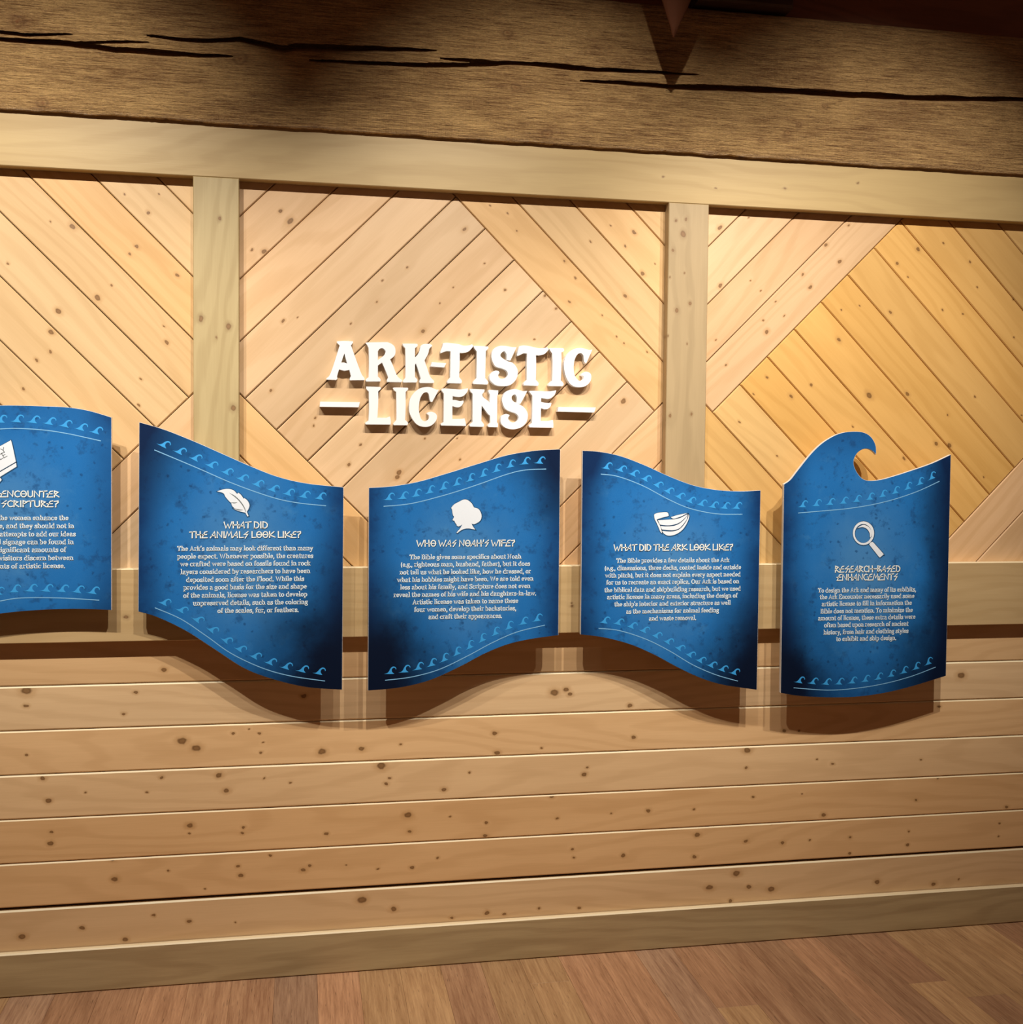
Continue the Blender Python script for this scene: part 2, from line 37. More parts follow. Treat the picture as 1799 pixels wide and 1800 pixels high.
ICONS={'feather': [('w', [(-0.2492, 1.478, 1),(-0.2339, 1.4833, 0),(-0.2176, 1.4851, 0),(-0.2032, 1.4814, 0),(-0.193, 1.4709, 1),(-0.1889, 1.4741, 1),(-0.1817, 1.4678, 0),(-0.1745, 1.4572, 1),(-0.1714, 1.4583, 1),(-0.1632, 1.4509, 0),(-0.158, 1.4393, 0),(-0.1601, 1.4287, 0),(-0.1653, 1.4192, 1),(-0.1605, 1.4065, 1),(-0.1642, 1.4054, 1),(-0.1694, 1.4164, 1),(-0.1889, 1.4212, 0),(-0.2043, 1.4286, 1),(-0.1992, 1.4276, 0),(-0.2069, 1.436, 0),(-0.2094, 1.4444, 1),(-0.2155, 1.4497, 0),(-0.2258, 1.4623, 0),(-0.2319, 1.4728, 0)], []),('g', [(-0.2155, 1.4739, 1),(-0.2012, 1.4666, 0),(-0.1889, 1.4561, 0),(-0.1786, 1.4435, 0),(-0.1714, 1.4308, 0),(-0.1677, 1.4192, 1),(-0.1694, 1.4192, 1),(-0.1735, 1.4297, 0),(-0.1807, 1.4414, 0),(-0.1909, 1.454, 0),(-0.2032, 1.4649, 1)], []),('g', [(-0.2114, 1.4459, 1),(-0.2033, 1.4459, 0),(-0.192, 1.446, 1),(-0.2012, 1.4434, 0)], []),('g', [(-0.2049, 1.4303, 1),(-0.1889, 1.4261, 0),(-0.1755, 1.4244, 1),(-0.1889, 1.4232, 0)], [])], 'head': [('w', [(0.433, 1.4314, 1),(0.4387, 1.4391, 0),(0.4464, 1.4448, 0),(0.4578, 1.4506, 0),(0.4693, 1.4563, 0),(0.4789, 1.4568, 0),(0.4886, 1.4516, 0),(0.4964, 1.444, 0),(0.5023, 1.4335, 0),(0.5081, 1.4316, 0),(0.5158, 1.4287, 0),(0.5217, 1.4211, 0),(0.5257, 1.4096, 0),(0.5248, 1.3991, 0),(0.52, 1.3914, 0),(0.5113, 1.3857, 0),(0.5027, 1.3824, 0),(0.4954, 1.3843, 1),(0.4988, 1.3771, 0),(0.5067, 1.3661, 1),(0.497, 1.368, 0),(0.4844, 1.3695, 0),(0.4729, 1.368, 0),(0.4633, 1.3638, 0),(0.4518, 1.3552, 1),(0.4508, 1.3581, 0),(0.4604, 1.3695, 0),(0.4675, 1.3819, 1),(0.4603, 1.3771, 0),(0.4546, 1.3757, 0),(0.4502, 1.379, 0),(0.4497, 1.3819, 0),(0.4458, 1.3867, 0),(0.4429, 1.3929, 1),(0.4386, 1.3938, 0),(0.4381, 1.3962, 0),(0.4423, 1.4048, 1),(0.439, 1.4095, 0),(0.437, 1.4172, 0),(0.436, 1.4257, 1)], [])], 'boat': [('w', [(1.0707, 1.4131, 1),(1.0788, 1.4165, 0),(1.0891, 1.4185, 0),(1.1086, 1.4195, 0),(1.1149, 1.4171, 0),(1.1176, 1.4092, 0),(1.115, 1.4072, 1),(1.0986, 1.4032, 0),(1.0863, 1.3993, 0),(1.0781, 1.3963, 1),(1.0834, 1.3874, 0),(1.0907, 1.3756, 0),(1.0951, 1.3617, 0),(1.0962, 1.3538, 1),(1.091, 1.3588, 0),(1.0857, 1.3707, 0),(1.0782, 1.3865, 0),(1.0724, 1.3973, 0),(1.0702, 1.4082, 0)], []),('w', [(1.1243, 1.4042, 1),(1.1491, 1.4112, 0),(1.178, 1.4167, 1),(1.1626, 1.4082, 0),(1.1492, 1.4033, 0),(1.1358, 1.3993, 0),(1.1296, 1.4003, 0)], []),('w', [(1.0822, 1.3944, 1),(1.1152, 1.3963, 0),(1.1358, 1.3973, 0),(1.1544, 1.4013, 0),(1.1668, 1.4072, 0),(1.1791, 1.4132, 1),(1.1761, 1.4072, 0),(1.1618, 1.3934, 0),(1.1515, 1.3864, 0),(1.1381, 1.3815, 0),(1.1206, 1.3785, 0),(1.1041, 1.379, 0),(1.0891, 1.381, 1)], []),('w', [(1.0912, 1.3766, 1),(1.1052, 1.3751, 0),(1.1258, 1.3756, 0),(1.1413, 1.3785, 0),(1.1567, 1.3864, 0),(1.17, 1.3983, 0),(1.1802, 1.4112, 1),(1.1773, 1.3983, 0),(1.1702, 1.3874, 0),(1.161, 1.3765, 0),(1.1518, 1.3686, 0),(1.1363, 1.3637, 0),(1.1208, 1.3632, 0),(1.096, 1.3657, 1)], []),('w', [(1.0961, 1.3612, 1),(1.1106, 1.3597, 0),(1.1261, 1.3592, 0),(1.1426, 1.3617, 0),(1.1549, 1.3676, 0),(1.1672, 1.3795, 0),(1.1804, 1.4003, 0),(1.1822, 1.4132, 1),(1.1849, 1.4063, 0),(1.1805, 1.3914, 0),(1.1714, 1.3745, 0),(1.1602, 1.3616, 0),(1.1448, 1.3517, 0),(1.1294, 1.3468, 0),(1.1159, 1.3464, 0),(1.1055, 1.3508, 0),(1.0993, 1.3568, 0)], [])], 'magnifier': [('w', [(1.8146, 1.3523, 1),(1.8139, 1.3438, 1),(1.8113, 1.3357, 1),(1.807, 1.3284, 1),(1.8013, 1.3223, 1),(1.7943, 1.3178, 1),(1.7865, 1.315, 1),(1.7783, 1.3141, 1),(1.7699, 1.3151, 1),(1.762, 1.3179, 1),(1.7549, 1.3225, 1),(1.7489, 1.3286, 1),(1.7443, 1.3359, 1),(1.7414, 1.344, 1),(1.7402, 1.3525, 1),(1.741, 1.361, 1),(1.7435, 1.3691, 1),(1.7478, 1.3763, 1),(1.7535, 1.3824, 1),(1.7605, 1.3869, 1),(1.7682, 1.3898, 1),(1.7765, 1.3907, 1),(1.7848, 1.3898, 1),(1.7927, 1.3869, 1),(1.7999, 1.3823, 1),(1.8059, 1.3763, 1),(1.8106, 1.369, 1),(1.8135, 1.3609, 1)], [(1.8058, 1.3513, 1),(1.8052, 1.3445, 1),(1.8032, 1.338, 1),(1.7998, 1.3321, 1),(1.7952, 1.3273, 1),(1.7897, 1.3236, 1),(1.7835, 1.3214, 1),(1.777, 1.3206, 1),(1.7704, 1.3214, 1),(1.7642, 1.3237, 1),(1.7585, 1.3274, 1),(1.7537, 1.3323, 1),(1.7501, 1.3381, 1),(1.7478, 1.3446, 1),(1.7469, 1.3514, 1),(1.7475, 1.3583, 1),(1.7495, 1.3648, 1),(1.7529, 1.3706, 1),(1.7574, 1.3754, 1),(1.7629, 1.3791, 1),(1.769, 1.3813, 1),(1.7756, 1.3821, 1),(1.7821, 1.3813, 1),(1.7884, 1.3791, 1),(1.7941, 1.3754, 1),(1.7989, 1.3705, 1),(1.8025, 1.3647, 1),(1.8049, 1.3582, 1)]),('w', [(1.7549, 1.3682, 1),(1.7669, 1.3764, 0),(1.7801, 1.379, 0),(1.7958, 1.3719, 0),(1.805, 1.3575, 0),(1.8058, 1.339, 1),(1.8005, 1.339, 1),(1.7984, 1.3534, 0),(1.7892, 1.3661, 0),(1.7758, 1.3719, 0),(1.7648, 1.3713, 0)], []),('w', [(1.7982, 1.3164, 1),(1.8036, 1.3226, 0),(1.8113, 1.3236, 1),(1.8478, 1.2864, 0),(1.849, 1.2833, 1),(1.8381, 1.2741, 0),(1.8336, 1.2751, 1),(1.7993, 1.3144, 1)], [])], 'book': [('w', [(-0.8825, 1.5734, 1),(-0.8106, 1.6162, 1),(-0.8059, 1.6138, 0),(-0.7948, 1.5583, 1),(-0.8669, 1.5132, 1)], []),('w', [(-0.8664, 1.5103, 1),(-0.7943, 1.5553, 1),(-0.793, 1.5447, 1),(-0.8624, 1.4985, 1)], []),('w', [(-0.8438, 1.5109, 1),(-0.8368, 1.5139, 1),(-0.8323, 1.5073, 1),(-0.8404, 1.4974, 1)], [])]}
BOOKTXT=[('HOLY', (-0.8618, 1.565),(-0.8196, 1.5865)),('BIBLE', (-0.862, 1.5466),(-0.8167, 1.5741))]
KNOTS=[(-0.7929, 0.8946, 0.0133),(-0.794, 0.8497, 0.0058),(-0.4889, 0.8817, 0.005),(-0.4104, 0.9457, 0.0067),(-0.5237, 0.8176, 0.005),(-0.2098, 0.7487, 0.0042),(-0.133, 0.746, 0.0042),(-0.164, 0.7609, 0.0033),(-0.128, 0.6877, 0.0042),(-0.1221, 0.7179, 0.0025),(0.0533, 0.6833, 0.0108),(0.1722, 0.6874, 0.0075),(0.2925, 0.6952, 0.0033),(0.5867, 0.7202, 0.0067),(0.5963, 0.6585, 0.0075),(-0.7943, 0.7054, 0.0042),(-0.3581, 0.731, 0.0117),(-0.3172, 0.708, 0.0117),(-0.7351, 0.5687, 0.0075),(-0.7503, 0.6366, 0.0067),(-0.6324, 0.5892, 0.0033),(-0.4171, 0.6238, 0.005),(-0.2307, 0.5751, 0.0075),(-0.2513, 0.6236, 0.0083),(-0.4594, 0.5813, 0.0025),(-0.1179, 0.6091, 0.0033),(-0.0419, 0.591, 0.0025),(0.2333, 0.632, 0.0117),(0.2484, 0.5755, 0.0058),(0.2597, 0.5927, 0.0042),(0.428, 0.5495, 0.0067),(0.5083, 0.599, 0.0033),(-0.7279, 0.4757, 0.005),(-0.7305, 0.4421, 0.0075),(-0.3365, 0.4749, 0.0083),(-0.3382, 0.4509, 0.0033),(-0.1807, 0.4617, 0.005),(-0.1832, 0.4444, 0.0042),(0.0668, 0.4286, 0.0058),(0.3157, 0.4744, 0.01),(0.3222, 0.4222, 0.0058),(0.5637, 0.4367, 0.005),(0.5595, 0.3961, 0.0067),(0.4482, 0.4633, 0.0033),(-0.5515, 0.3257, 0.0083),(-0.556, 0.384, 0.005),(-0.3983, 0.3422, 0.0033),(-0.1958, 0.3433, 0.005),(-0.1875, 0.3149, 0.0067),(-0.1009, 0.371, 0.0042),(-0.0023, 0.3205, 0.0067),(0.0182, 0.3334, 0.005),(0.1267, 0.3288, 0.0025),(0.3299, 0.308, 0.0058),(0.4098, 0.3348, 0.0042),(0.2242, 0.3116, 0.0033),(-0.2932, 0.2796, 0.0033),(-0.81, 0.1709, 0.0083),(-0.6442, 0.1848, 0.0067),(-0.5225, 0.142, 0.0075),(-0.4411, 0.2087, 0.0042),(-0.3379, 0.1836, 0.0058),(0.1757, 0.2165, 0.0117),(0.274, 0.1815, 0.0083),(0.4559, 0.1423, 0.005),(0.568, 0.1493, 0.0067),(0.6237, 0.142, 0.005),(-0.2034, 0.1718, 0.0025),(-0.0024, 0.8554, 0.0067),(1.0408, 0.6912, 0.0058),(0.7389, 0.6677, 0.0033),(0.8792, 0.578, 0.0067),(0.8882, 0.5996, 0.0042),(1.4296, 0.6336, 0.01),(1.4277, 0.5771, 0.005),(1.7323, 0.5759, 0.005),(1.6759, 0.5935, 0.0033),(2.0538, 0.5783, 0.0033),(1.4543, 0.4777, 0.005),(1.6246, 0.4793, 0.0033),(1.2483, 0.447, 0.0033),(1.7043, 0.4046, 0.0075),(1.0938, 0.4499, 0.0067),(0.7922, 0.439, 0.0042),(0.9701, 0.4467, 0.0033),(2.0404, 0.4406, 0.0042),(2.3824, 0.3986, 0.0058),(2.1211, 0.5121, 0.005),(1.5178, 0.3863, 0.0042),(1.2614, 0.3619, 0.0075),(1.4311, 0.332, 0.0067),(1.5593, 0.3203, 0.0058),(1.6562, 0.3236, 0.0042),(1.8014, 0.3254, 0.0042),(2.0157, 0.3335, 0.0033),(2.0126, 0.2877, 0.005),(0.8427, 0.3372, 0.005),(0.8477, 0.3102, 0.0042),(1.0118, 0.3074, 0.0067),(1.2528, 0.2899, 0.0067),(1.3064, 0.1849, 0.01),(1.3993, 0.2266, 0.01),(1.4439, 0.1783, 0.0067),(1.5221, 0.1667, 0.01),(1.3802, 0.1366, 0.0058),(1.8006, 0.2704, 0.005),(1.9035, 0.1673, 0.0083),(2.1125, 0.1466, 0.0075),(2.2074, 0.1585, 0.0033),(0.735, 0.1525, 0.0042),(0.8674, 0.1447, 0.0042),(1.5579, 0.6941, 0.0067),(1.6102, 0.6912, 0.0042),(2.1178, 0.756, 0.005),(2.3548, 0.2988, 0.0033),(2.3568, 0.3433, 0.0033),(0.7729, 0.5113, 0.0067),(1.027, 0.7948, 0.0067),(2.1968, 0.8608, 0.0117),(0.7786, 0.8434, 0.0117),(0.8155, 0.8514, 0.0083),(0.8295, 0.8374, 0.0067),(-0.8336, 2.1236, 0.0033),(-0.6989, 1.9927, 0.0078),(-0.7213, 1.8763, 0.0044),(-0.7585, 1.8508, 0.005),(-0.7184, 1.9324, 0.0067),(-0.795, 1.7674, 0.0039),(-0.4721, 1.8021, 0.0033),(-0.4777, 1.7262, 0.0039),(-0.4487, 2.2853, 0.005),(-0.516, 2.3353, 0.0028),(-0.6587, 2.2357, 0.0078),(-0.7189, 2.2462, 0.0028),(-0.4813, 2.1869, 0.0056),(-0.5019, 2.1651, 0.0039),(-0.3683, 2.1093, 0.0056),(-0.5512, 2.0729, 0.0028),(-0.5906, 2.0347, 0.0078),(-0.3993, 1.9119, 0.0056),(-0.4061, 1.9587, 0.0033),(-0.4204, 2.3404, 0.0028),(-0.0729, 2.3106, 0.005),(-0.0441, 2.2824, 0.0089),(-0.1559, 2.1916, 0.0044),(-0.1202, 2.1882, 0.0067),(-0.0642, 1.985, 0.005),(-0.0214, 1.9971, 0.0022),(-0.1001, 1.7769, 0.0044),(0.0257, 1.6743, 0.0033),(0.0313, 1.6989, 0.0028),(0.3048, 2.1596, 0.0044),(0.2134, 2.0519, 0.0033),(0.1357, 1.9848, 0.0028),(0.2303, 2.1165, 0.0022),(0.4804, 2.2825, 0.0056),(0.6079, 2.1024, 0.0039),(0.5431, 2.1812, 0.0022),(0.354, 1.9689, 0.0056),(0.4975, 1.9617, 0.0044),(0.4059, 2.0543, 0.0022),(0.4465, 2.1049, 0.0017),(0.771, 2.0515, 0.0044),(0.7354, 2.0897, 0.0044),(0.7024, 1.9534, 0.0028),(0.5582, 2.3586, 0.0033),(0.6148, 2.3383, 0.0033),(0.6433, 2.2874, 0.0033),(0.7967, 2.2008, 0.0039),(0.1655, 1.6202, 0.0039),(0.0308, 1.6983, 0.0022),(0.1314, 1.5582, 0.0044),(0.4709, 1.5778, 0.0033),(0.2838, 1.5364, 0.0078),(0.2781, 1.5219, 0.0067),(0.3618, 1.6401, 0.0028),(0.4615, 1.6432, 0.0022),(0.8313, 2.1477, 0.0039),(0.8126, 2.0751, 0.0044),(0.9186, 2.0363, 0.0033),(0.9677, 1.9706, 0.0022),(0.9922, 1.9493, 0.0028),(1.0694, 1.9258, 0.0022),(0.9922, 1.7675, 0.0083),(1.0204, 2.2997, 0.0067),(0.9918, 2.2551, 0.0039),(0.9427, 2.3179, 0.0028),(1.0502, 2.1714, 0.0067),(0.8789, 2.2635, 0.0028),(1.0904, 2.2047, 0.0022),(0.9952, 2.0996, 0.0056),(1.3059, 2.3284, 0.0078),(1.4031, 2.3634, 0.0028),(1.3103, 2.1446, 0.0067),(1.4132, 2.1638, 0.0022),(1.4483, 2.1336, 0.0022),(1.2985, 1.9698, 0.0028),(1.334, 1.8906, 0.0033),(1.6723, 2.2897, 0.0056),(1.751, 2.3574, 0.0044),(1.7215, 2.2378, 0.0067),(1.5928, 2.1906, 0.005),(1.6201, 2.1506, 0.0067),(1.4717, 2.0013, 0.0067),(1.334, 1.8906, 0.0039),(1.4592, 2.0376, 0.0028),(1.5309, 2.0553, 0.0033),(1.5005, 2.1013, 0.0022),(2.0005, 2.2903, 0.0067),(1.9277, 2.2404, 0.0056),(2.0925, 2.3152, 0.0039),(2.1924, 2.258, 0.0044),(1.9057, 2.0787, 0.0056),(2.0956, 2.0934, 0.0039),(2.1706, 2.0834, 0.0028),(2.2208, 2.1738, 0.0028),(1.7237, 1.9832, 0.0067),(1.4745, 1.8544, 0.0044),(1.431, 1.7995, 0.0033),(1.5599, 1.7948, 0.0067),(1.63, 1.8334, 0.0044),(1.8359, 1.8036, 0.01),(1.974, 1.8109, 0.0067),(2.2226, 1.8066, 0.0044),(2.1237, 1.7429, 0.0033),(2.4004, 1.7478, 0.0033),(2.0829, 1.647, 0.0067),(2.132, 1.6425, 0.0072),(1.9676, 1.5962, 0.0056),(1.7806, 1.6994, 0.0033),(1.3826, 1.7085, 0.0044),(1.7303, 2.0806, 0.0028),(1.7952, 2.0972, 0.0022),(2.3639, 2.0101, 0.0028),(2.3565, 2.1376, 0.0022),(1.9664, 2.1983, 0.0017),(1.5155, 1.5996, 0.0033),(2.2634, 1.537, 0.0033)]
TRIMKNOTS=[(-0.2462, 2.2708, 0.005),(-0.2551, 1.9259, 0.0033),(-0.2979, 1.9795, 0.0078),(-0.2201, 1.9601, 0.0078),(-0.2068, 1.7221, 0.0078),(1.1788, 2.3409, 0.0056),(1.1445, 2.3351, 0.0044),(1.1702, 2.2932, 0.0089),(1.1366, 2.2413, 0.0056),(1.152, 2.0552, 0.0067),(1.1955, 2.0776, 0.0056),(1.1251, 1.9729, 0.0033),(1.1894, 1.951, 0.0028),(1.1352, 1.7221, 0.0056),(1.2062, 1.7294, 0.0044),(1.1752, 2.1719, 0.0022),(1.1285, 2.1582, 0.0028),(1.5077, 2.4547, 0.0042),(1.7607, 2.4859, 0.0033),(1.1009, 2.4676, 0.0025),(1.2758, 2.4419, 0.0025),(0.8222, 1.1234, 0.0045),(0.8206, 1.1332, 0.0027),(-0.5098, 1.1097, 0.0061)]
CRACKS=[([(-0.9229, 2.7312),(-0.8347, 2.7289),(-0.7455, 2.7297),(-0.6854, 2.7313),(-0.6098, 2.7278),(-0.5335, 2.7226),(-0.4565, 2.7254),(-0.3632, 2.7246),(-0.3004, 2.7246),(-0.2053, 2.7318)], 0.0085),([(-0.9228, 2.7498),(-0.8345, 2.7491),(-0.7752, 2.7461),(-0.7003, 2.7536),(-0.6475, 2.7594)], 0.004),([(-0.4378, 2.7714),(-0.3474, 2.7658),(-0.2608, 2.7695),(-0.1893, 2.7799),(-0.1493, 2.775),(-0.0607, 2.7608),(-0.0283, 2.7715),(0.1027, 2.7767),(0.2692, 2.788),(0.3791, 2.7932)], 0.008),([(0.0125, 2.737),(0.1857, 2.7402),(0.3539, 2.7462),(0.5252, 2.7607),(0.612, 2.774),(0.6998, 2.7755),(0.842, 2.7725),(1.0778, 2.7796),(1.2074, 2.7821)], 0.0065),([(0.8245, 2.7369),(0.9688, 2.7387),(1.1523, 2.738),(1.3394, 2.7478),(1.5303, 2.7524),(1.7251, 2.7554),(1.924, 2.7602),(2.1268, 2.7707),(2.3317, 2.783),(2.5454, 2.7903)], 0.009),([(0.3963, 2.7711),(0.4906, 2.7716),(0.612, 2.774)], 0.004),([(-0.6854, 2.7313),(-0.564, 2.7424),(-0.4378, 2.7539)], 0.003)]
BEAMKNOTS=[(-0.7868, 2.7826, 0.02),(-0.1861, 2.7268, 0.022),(0.599, 2.8592, 0.015),(0.6249, 2.7038, 0.017),(0.7231, 2.5707, 0.02),(1.4182, 2.5938, 0.012),(1.5039, 2.6242, 0.013),(1.5419, 2.6534, 0.01),(1.6319, 2.7148, 0.012),(1.9043, 2.7425, 0.01),(-0.7241, 2.565, 0.016),(1.847, 2.6334, 0.006)]

# ---------------------------------------------------------------- helpers
def link(name, me, mats, parent=None, loc=(0, 0, 0), rot=None):
    if me is not None and mats:
        for mm in (mats if isinstance(mats, (list, tuple)) else [mats]): me.materials.append(mm)
    o = bpy.data.objects.new(name, me); C.objects.link(o)
    o.location = loc
    if rot is not None: o.rotation_euler = rot
    if parent is not None: o.parent = parent
    return o
def tag(o, label=None, cat=None, group=None, kind=None):
    if label: o['label'] = label
    if cat: o['category'] = cat
    if group: o['group'] = group
    if kind: o['kind'] = kind
    return o
def mesh(name, vs, fs, smooth=False, mi=None):
    me = bpy.data.meshes.new(name); me.from_pydata([tuple(v) for v in vs], [], fs); me.update()
    if smooth: me.polygons.foreach_set('use_smooth', [True]*len(me.polygons))
    if mi: me.polygons.foreach_set('material_index', mi)
    return me
def fixn(me):
    b = bmesh.new(); b.from_mesh(me); bmesh.ops.recalc_face_normals(b, faces=b.faces); b.to_mesh(me); b.free(); return me
def prism(name, poly, y0, y1, ch=0.0, chb=0.0):
    """poly in (x,z); front face at y0 (towards the room), back at y1; ch = front chamfer"""
    n = len(poly); vs = []; fs = []
    ins = inset(poly, ch) if ch else poly
    vs += [(p[0], y0, p[1]) for p in ins]; fs.append(list(range(n)))
    rings = [0]
    if ch:
        vs += [(p[0], y0+ch, p[1]) for p in poly]; rings.append(n)
    vs += [(p[0], y1, p[1]) for p in poly]; rings.append(len(vs)-n)
    for a, b in zip(rings, rings[1:]):
        for i in range(n):
            j = (i+1) % n; fs.append([a+i, a+j, b+j, b+i])
    fs.append([rings[-1]+i for i in range(n)][::-1])
    return fixn(mesh(name, vs, fs))
def area(p): return 0.5*sum(p[i][0]*p[(i+1) % len(p)][1]-p[(i+1) % len(p)][0]*p[i][1] for i in range(len(p)))
def inset(poly, d):
    """parallel inset of a polygon (x,z) by d, mitre joins"""
    s = 1 if area(poly) > 0 else -1; n = len(poly); out = []
    for i in range(n):
        a, b, c = Vector(poly[i-1]), Vector(poly[i]), Vector(poly[(i+1) % n])
        e1 = (b-a).normalized(); e2 = (c-b).normalized()
        n1 = Vector((-e1.y, e1.x))*s; n2 = Vector((-e2.y, e2.x))*s
        k = n1+n2; l = k.length_squared
        if l < 1e-6: out.append((b.x+n1.x*d, b.y+n1.y*d)); continue
        k = k*(2/l)
        if k.length > 2.2: k = k.normalized()*2.2
        out.append((b.x+k.x*d, b.y+k.y*d))
    return out
def clip(poly, a, b, c):
    """keep a*x+b*z <= c"""
    out = []
    for i in range(len(poly)):
        p, q = poly[i], poly[(i+1) % len(poly)]
        dp, dq = a*p[0]+b*p[1]-c, a*q[0]+b*q[1]-c
        if dp <= 0: out.append(p)
        if dp*dq < 0:
            t = dp/(dp-dq); out.append((p[0]+(q[0]-p[0])*t, p[1]+(q[1]-p[1])*t))
    return out
def clean(poly, e=1e-4):
    out = []
    for p in poly:
        if not out or (abs(p[0]-out[-1][0])+abs(p[1]-out[-1][1])) > e: out.append(p)
    if len(out) > 1 and (abs(out[0][0]-out[-1][0])+abs(out[0][1]-out[-1][1])) < e: out.pop()
    return out
def spline(pts, seg=5, closed=True):
    """Catmull-Rom through pts; a point flagged 1 is a corner"""
    n = len(pts); out = []
    rng = range(n) if closed else range(n-1)
    for i in rng:
        p1, p2 = pts[i], pts[(i+1) % n]
        c1 = len(p1) > 2 and p1[2]; c2 = len(p2) > 2 and p2[2]
        p0 = pts[i-1] if (closed or i > 0) else p1
        p3 = pts[(i+2) % n] if (closed or i+2 < n) else p2
        if c1: p0 = p1
        if c2: p3 = p2
        if c1 and c2: out.append((p1[0], p1[1])); continue
        for k in range(seg):
            t = k/seg; t2, t3 = t*t, t*t*t; q = []
            for a in (0, 1):
                m1 = (p2[a]-p0[a])*0.5; m2 = (p3[a]-p1[a])*0.5
                q.append((2*t3-3*t2+1)*p1[a]+(t3-2*t2+t)*m1+(-2*t3+3*t2)*p2[a]+(t3-t2)*m2)
            out.append(tuple(q))
    if not closed: out.append((pts[-1][0], pts[-1][1]))
    return clean(out, 1e-5)
def tess(polys, y0, y1=None, name='shape', off=(0, 0), bev=0):
    """flat (y1 None) or solid outline with holes"""
    pols = [[(p[0]-off[0], p[1]-off[1]) for p in pl] for pl in polys]
    if area(pols[0]) < 0: pols[0] = pols[0][::-1]
    for i in range(1, len(pols)):
        if area(pols[i]) > 0: pols[i] = pols[i][::-1]
    flat = [p for pl in pols for p in pl]
    tri = tessellate_polygon([[Vector((p[0], p[1], 0)) for p in pl] for pl in pols])
    def fix(t):
        a, b, c = (flat[i] for i in t)
        s = (b[0]-a[0])*(c[1]-a[1])-(c[0]-a[0])*(b[1]-a[1])
        return list(t) if s > 0 else list(t)[::-1]
    tri = [fix(t) for t in tri]
    if y1 is None:
        return mesh(name, [(p[0], y0, p[1]) for p in flat], tri)
    n = len(flat)
    if bev:
        front = [q for k, pl in enumerate(pols) for q in inset(pl, bev if k == 0 else -bev)]
        vs = [(p[0], y0, p[1]) for p in front]+[(p[0], y0+bev, p[1]) for p in flat]+[(p[0], y1, p[1]) for p in flat]
    else:
        vs = [(p[0], y0, p[1]) for p in flat]+[(p[0], y1, p[1]) for p in flat]
    R_ = len(vs)//n
    fs = list(tri)+[[(R_-1)*n+i for i in t][::-1] for t in tri]
    for k in range(R_-1):
        s = 0
        for pl in pols:
            L = len(pl)
            for i in range(L):
                j = (i+1) % L
                fs.append([k*n+s+i, (k+1)*n+s+i, (k+1)*n+s+j, k*n+s+j])
            s += L
    return mesh(name, vs, fs)
# ---------------------------------------------------------------- node helper
class NT:
    def __init__(s, name):
        s.m = bpy.data.materials.new(name); s.m.use_nodes = True; s.t = s.m.node_tree
        s.b = s.t.nodes['Principled BSDF']; s.out = s.t.nodes['Material Output']
    def n(s, ty, ins=None, **kw):
        nd = s.t.nodes.new(ty)
        for k, v in kw.items(): setattr(nd, k, v)
        for k, v in (ins or {}).items():
            if isinstance(v, bpy.types.NodeSocket): s.t.links.new(v, nd.inputs[k])
            else: nd.inputs[k].default_value = v
        return nd
    def math(s, op, a, b=0.0, c=0.0, clamp=False):
        nd = s.t.nodes.new('ShaderNodeMath'); nd.operation = op; nd.use_clamp = clamp
        for i, v in enumerate((a, b, c)):
            if isinstance(v, bpy.types.NodeSocket): s.t.links.new(v, nd.inputs[i])
            else: nd.inputs[i].default_value = v
        return nd.outputs[0]
    def vm(s, op, a, b=None, c=None, out=0):
        nd = s.t.nodes.new('ShaderNodeVectorMath'); nd.operation = op
        for i, v in enumerate((a, b, c)):
            if v is None: continue
            if isinstance(v, bpy.types.NodeSocket): s.t.links.new(v, nd.inputs[i])
            else: nd.inputs[i].default_value = v
        return nd.outputs[out]
    def ramp(s, f, a, b, smooth=True):
        nd = s.t.nodes.new('ShaderNodeMapRange'); nd.interpolation_type = 'SMOOTHSTEP' if smooth else 'LINEAR'
        s.t.links.new(f, nd.inputs[0]); nd.inputs[1].default_value = a; nd.inputs[2].default_value = b
        return nd.outputs[0]
    def mix(s, f, a, b, ty='MIX'):
        nd = s.t.nodes.new('ShaderNodeMix'); nd.data_type = 'RGBA'; nd.blend_type = ty
        for i, v in ((0, f), (6, a), (7, b)):
            if isinstance(v, bpy.types.NodeSocket): s.t.links.new(v, nd.inputs[i])
            else: nd.inputs[i].default_value = v if i == 0 else (*v, 1) if len(v) == 3 else v
        return nd.outputs[2]
    def noise(s, vec, scale, detail=3, rough=0.55, col=False):
        nd = s.n('ShaderNodeTexNoise', {'Vector': vec, 'Scale': scale, 'Detail': detail, 'Roughness': rough})
        return nd.outputs[1 if col else 0]
    def set(s, k, v):
        if isinstance(v, bpy.types.NodeSocket): s.t.links.new(v, s.b.inputs[k])
        else: s.b.inputs[k].default_value = v
def plain(name, col, rough=0.5, spec=0.5, metal=0.0):
    t = NT(name); t.set('Base Color', (*col, 1)); t.set('Roughness', rough); t.set('Specular IOR Level', spec); t.set('Metallic', metal)
    co = t.n('ShaderNodeTexCoord').outputs['Object']
    nz = t.noise(co, 90, 2); t.set('Base Color', t.mix(t.math('MULTIPLY', nz, 0.12), col, tuple(c*0.75 for c in col)))
    return t.m
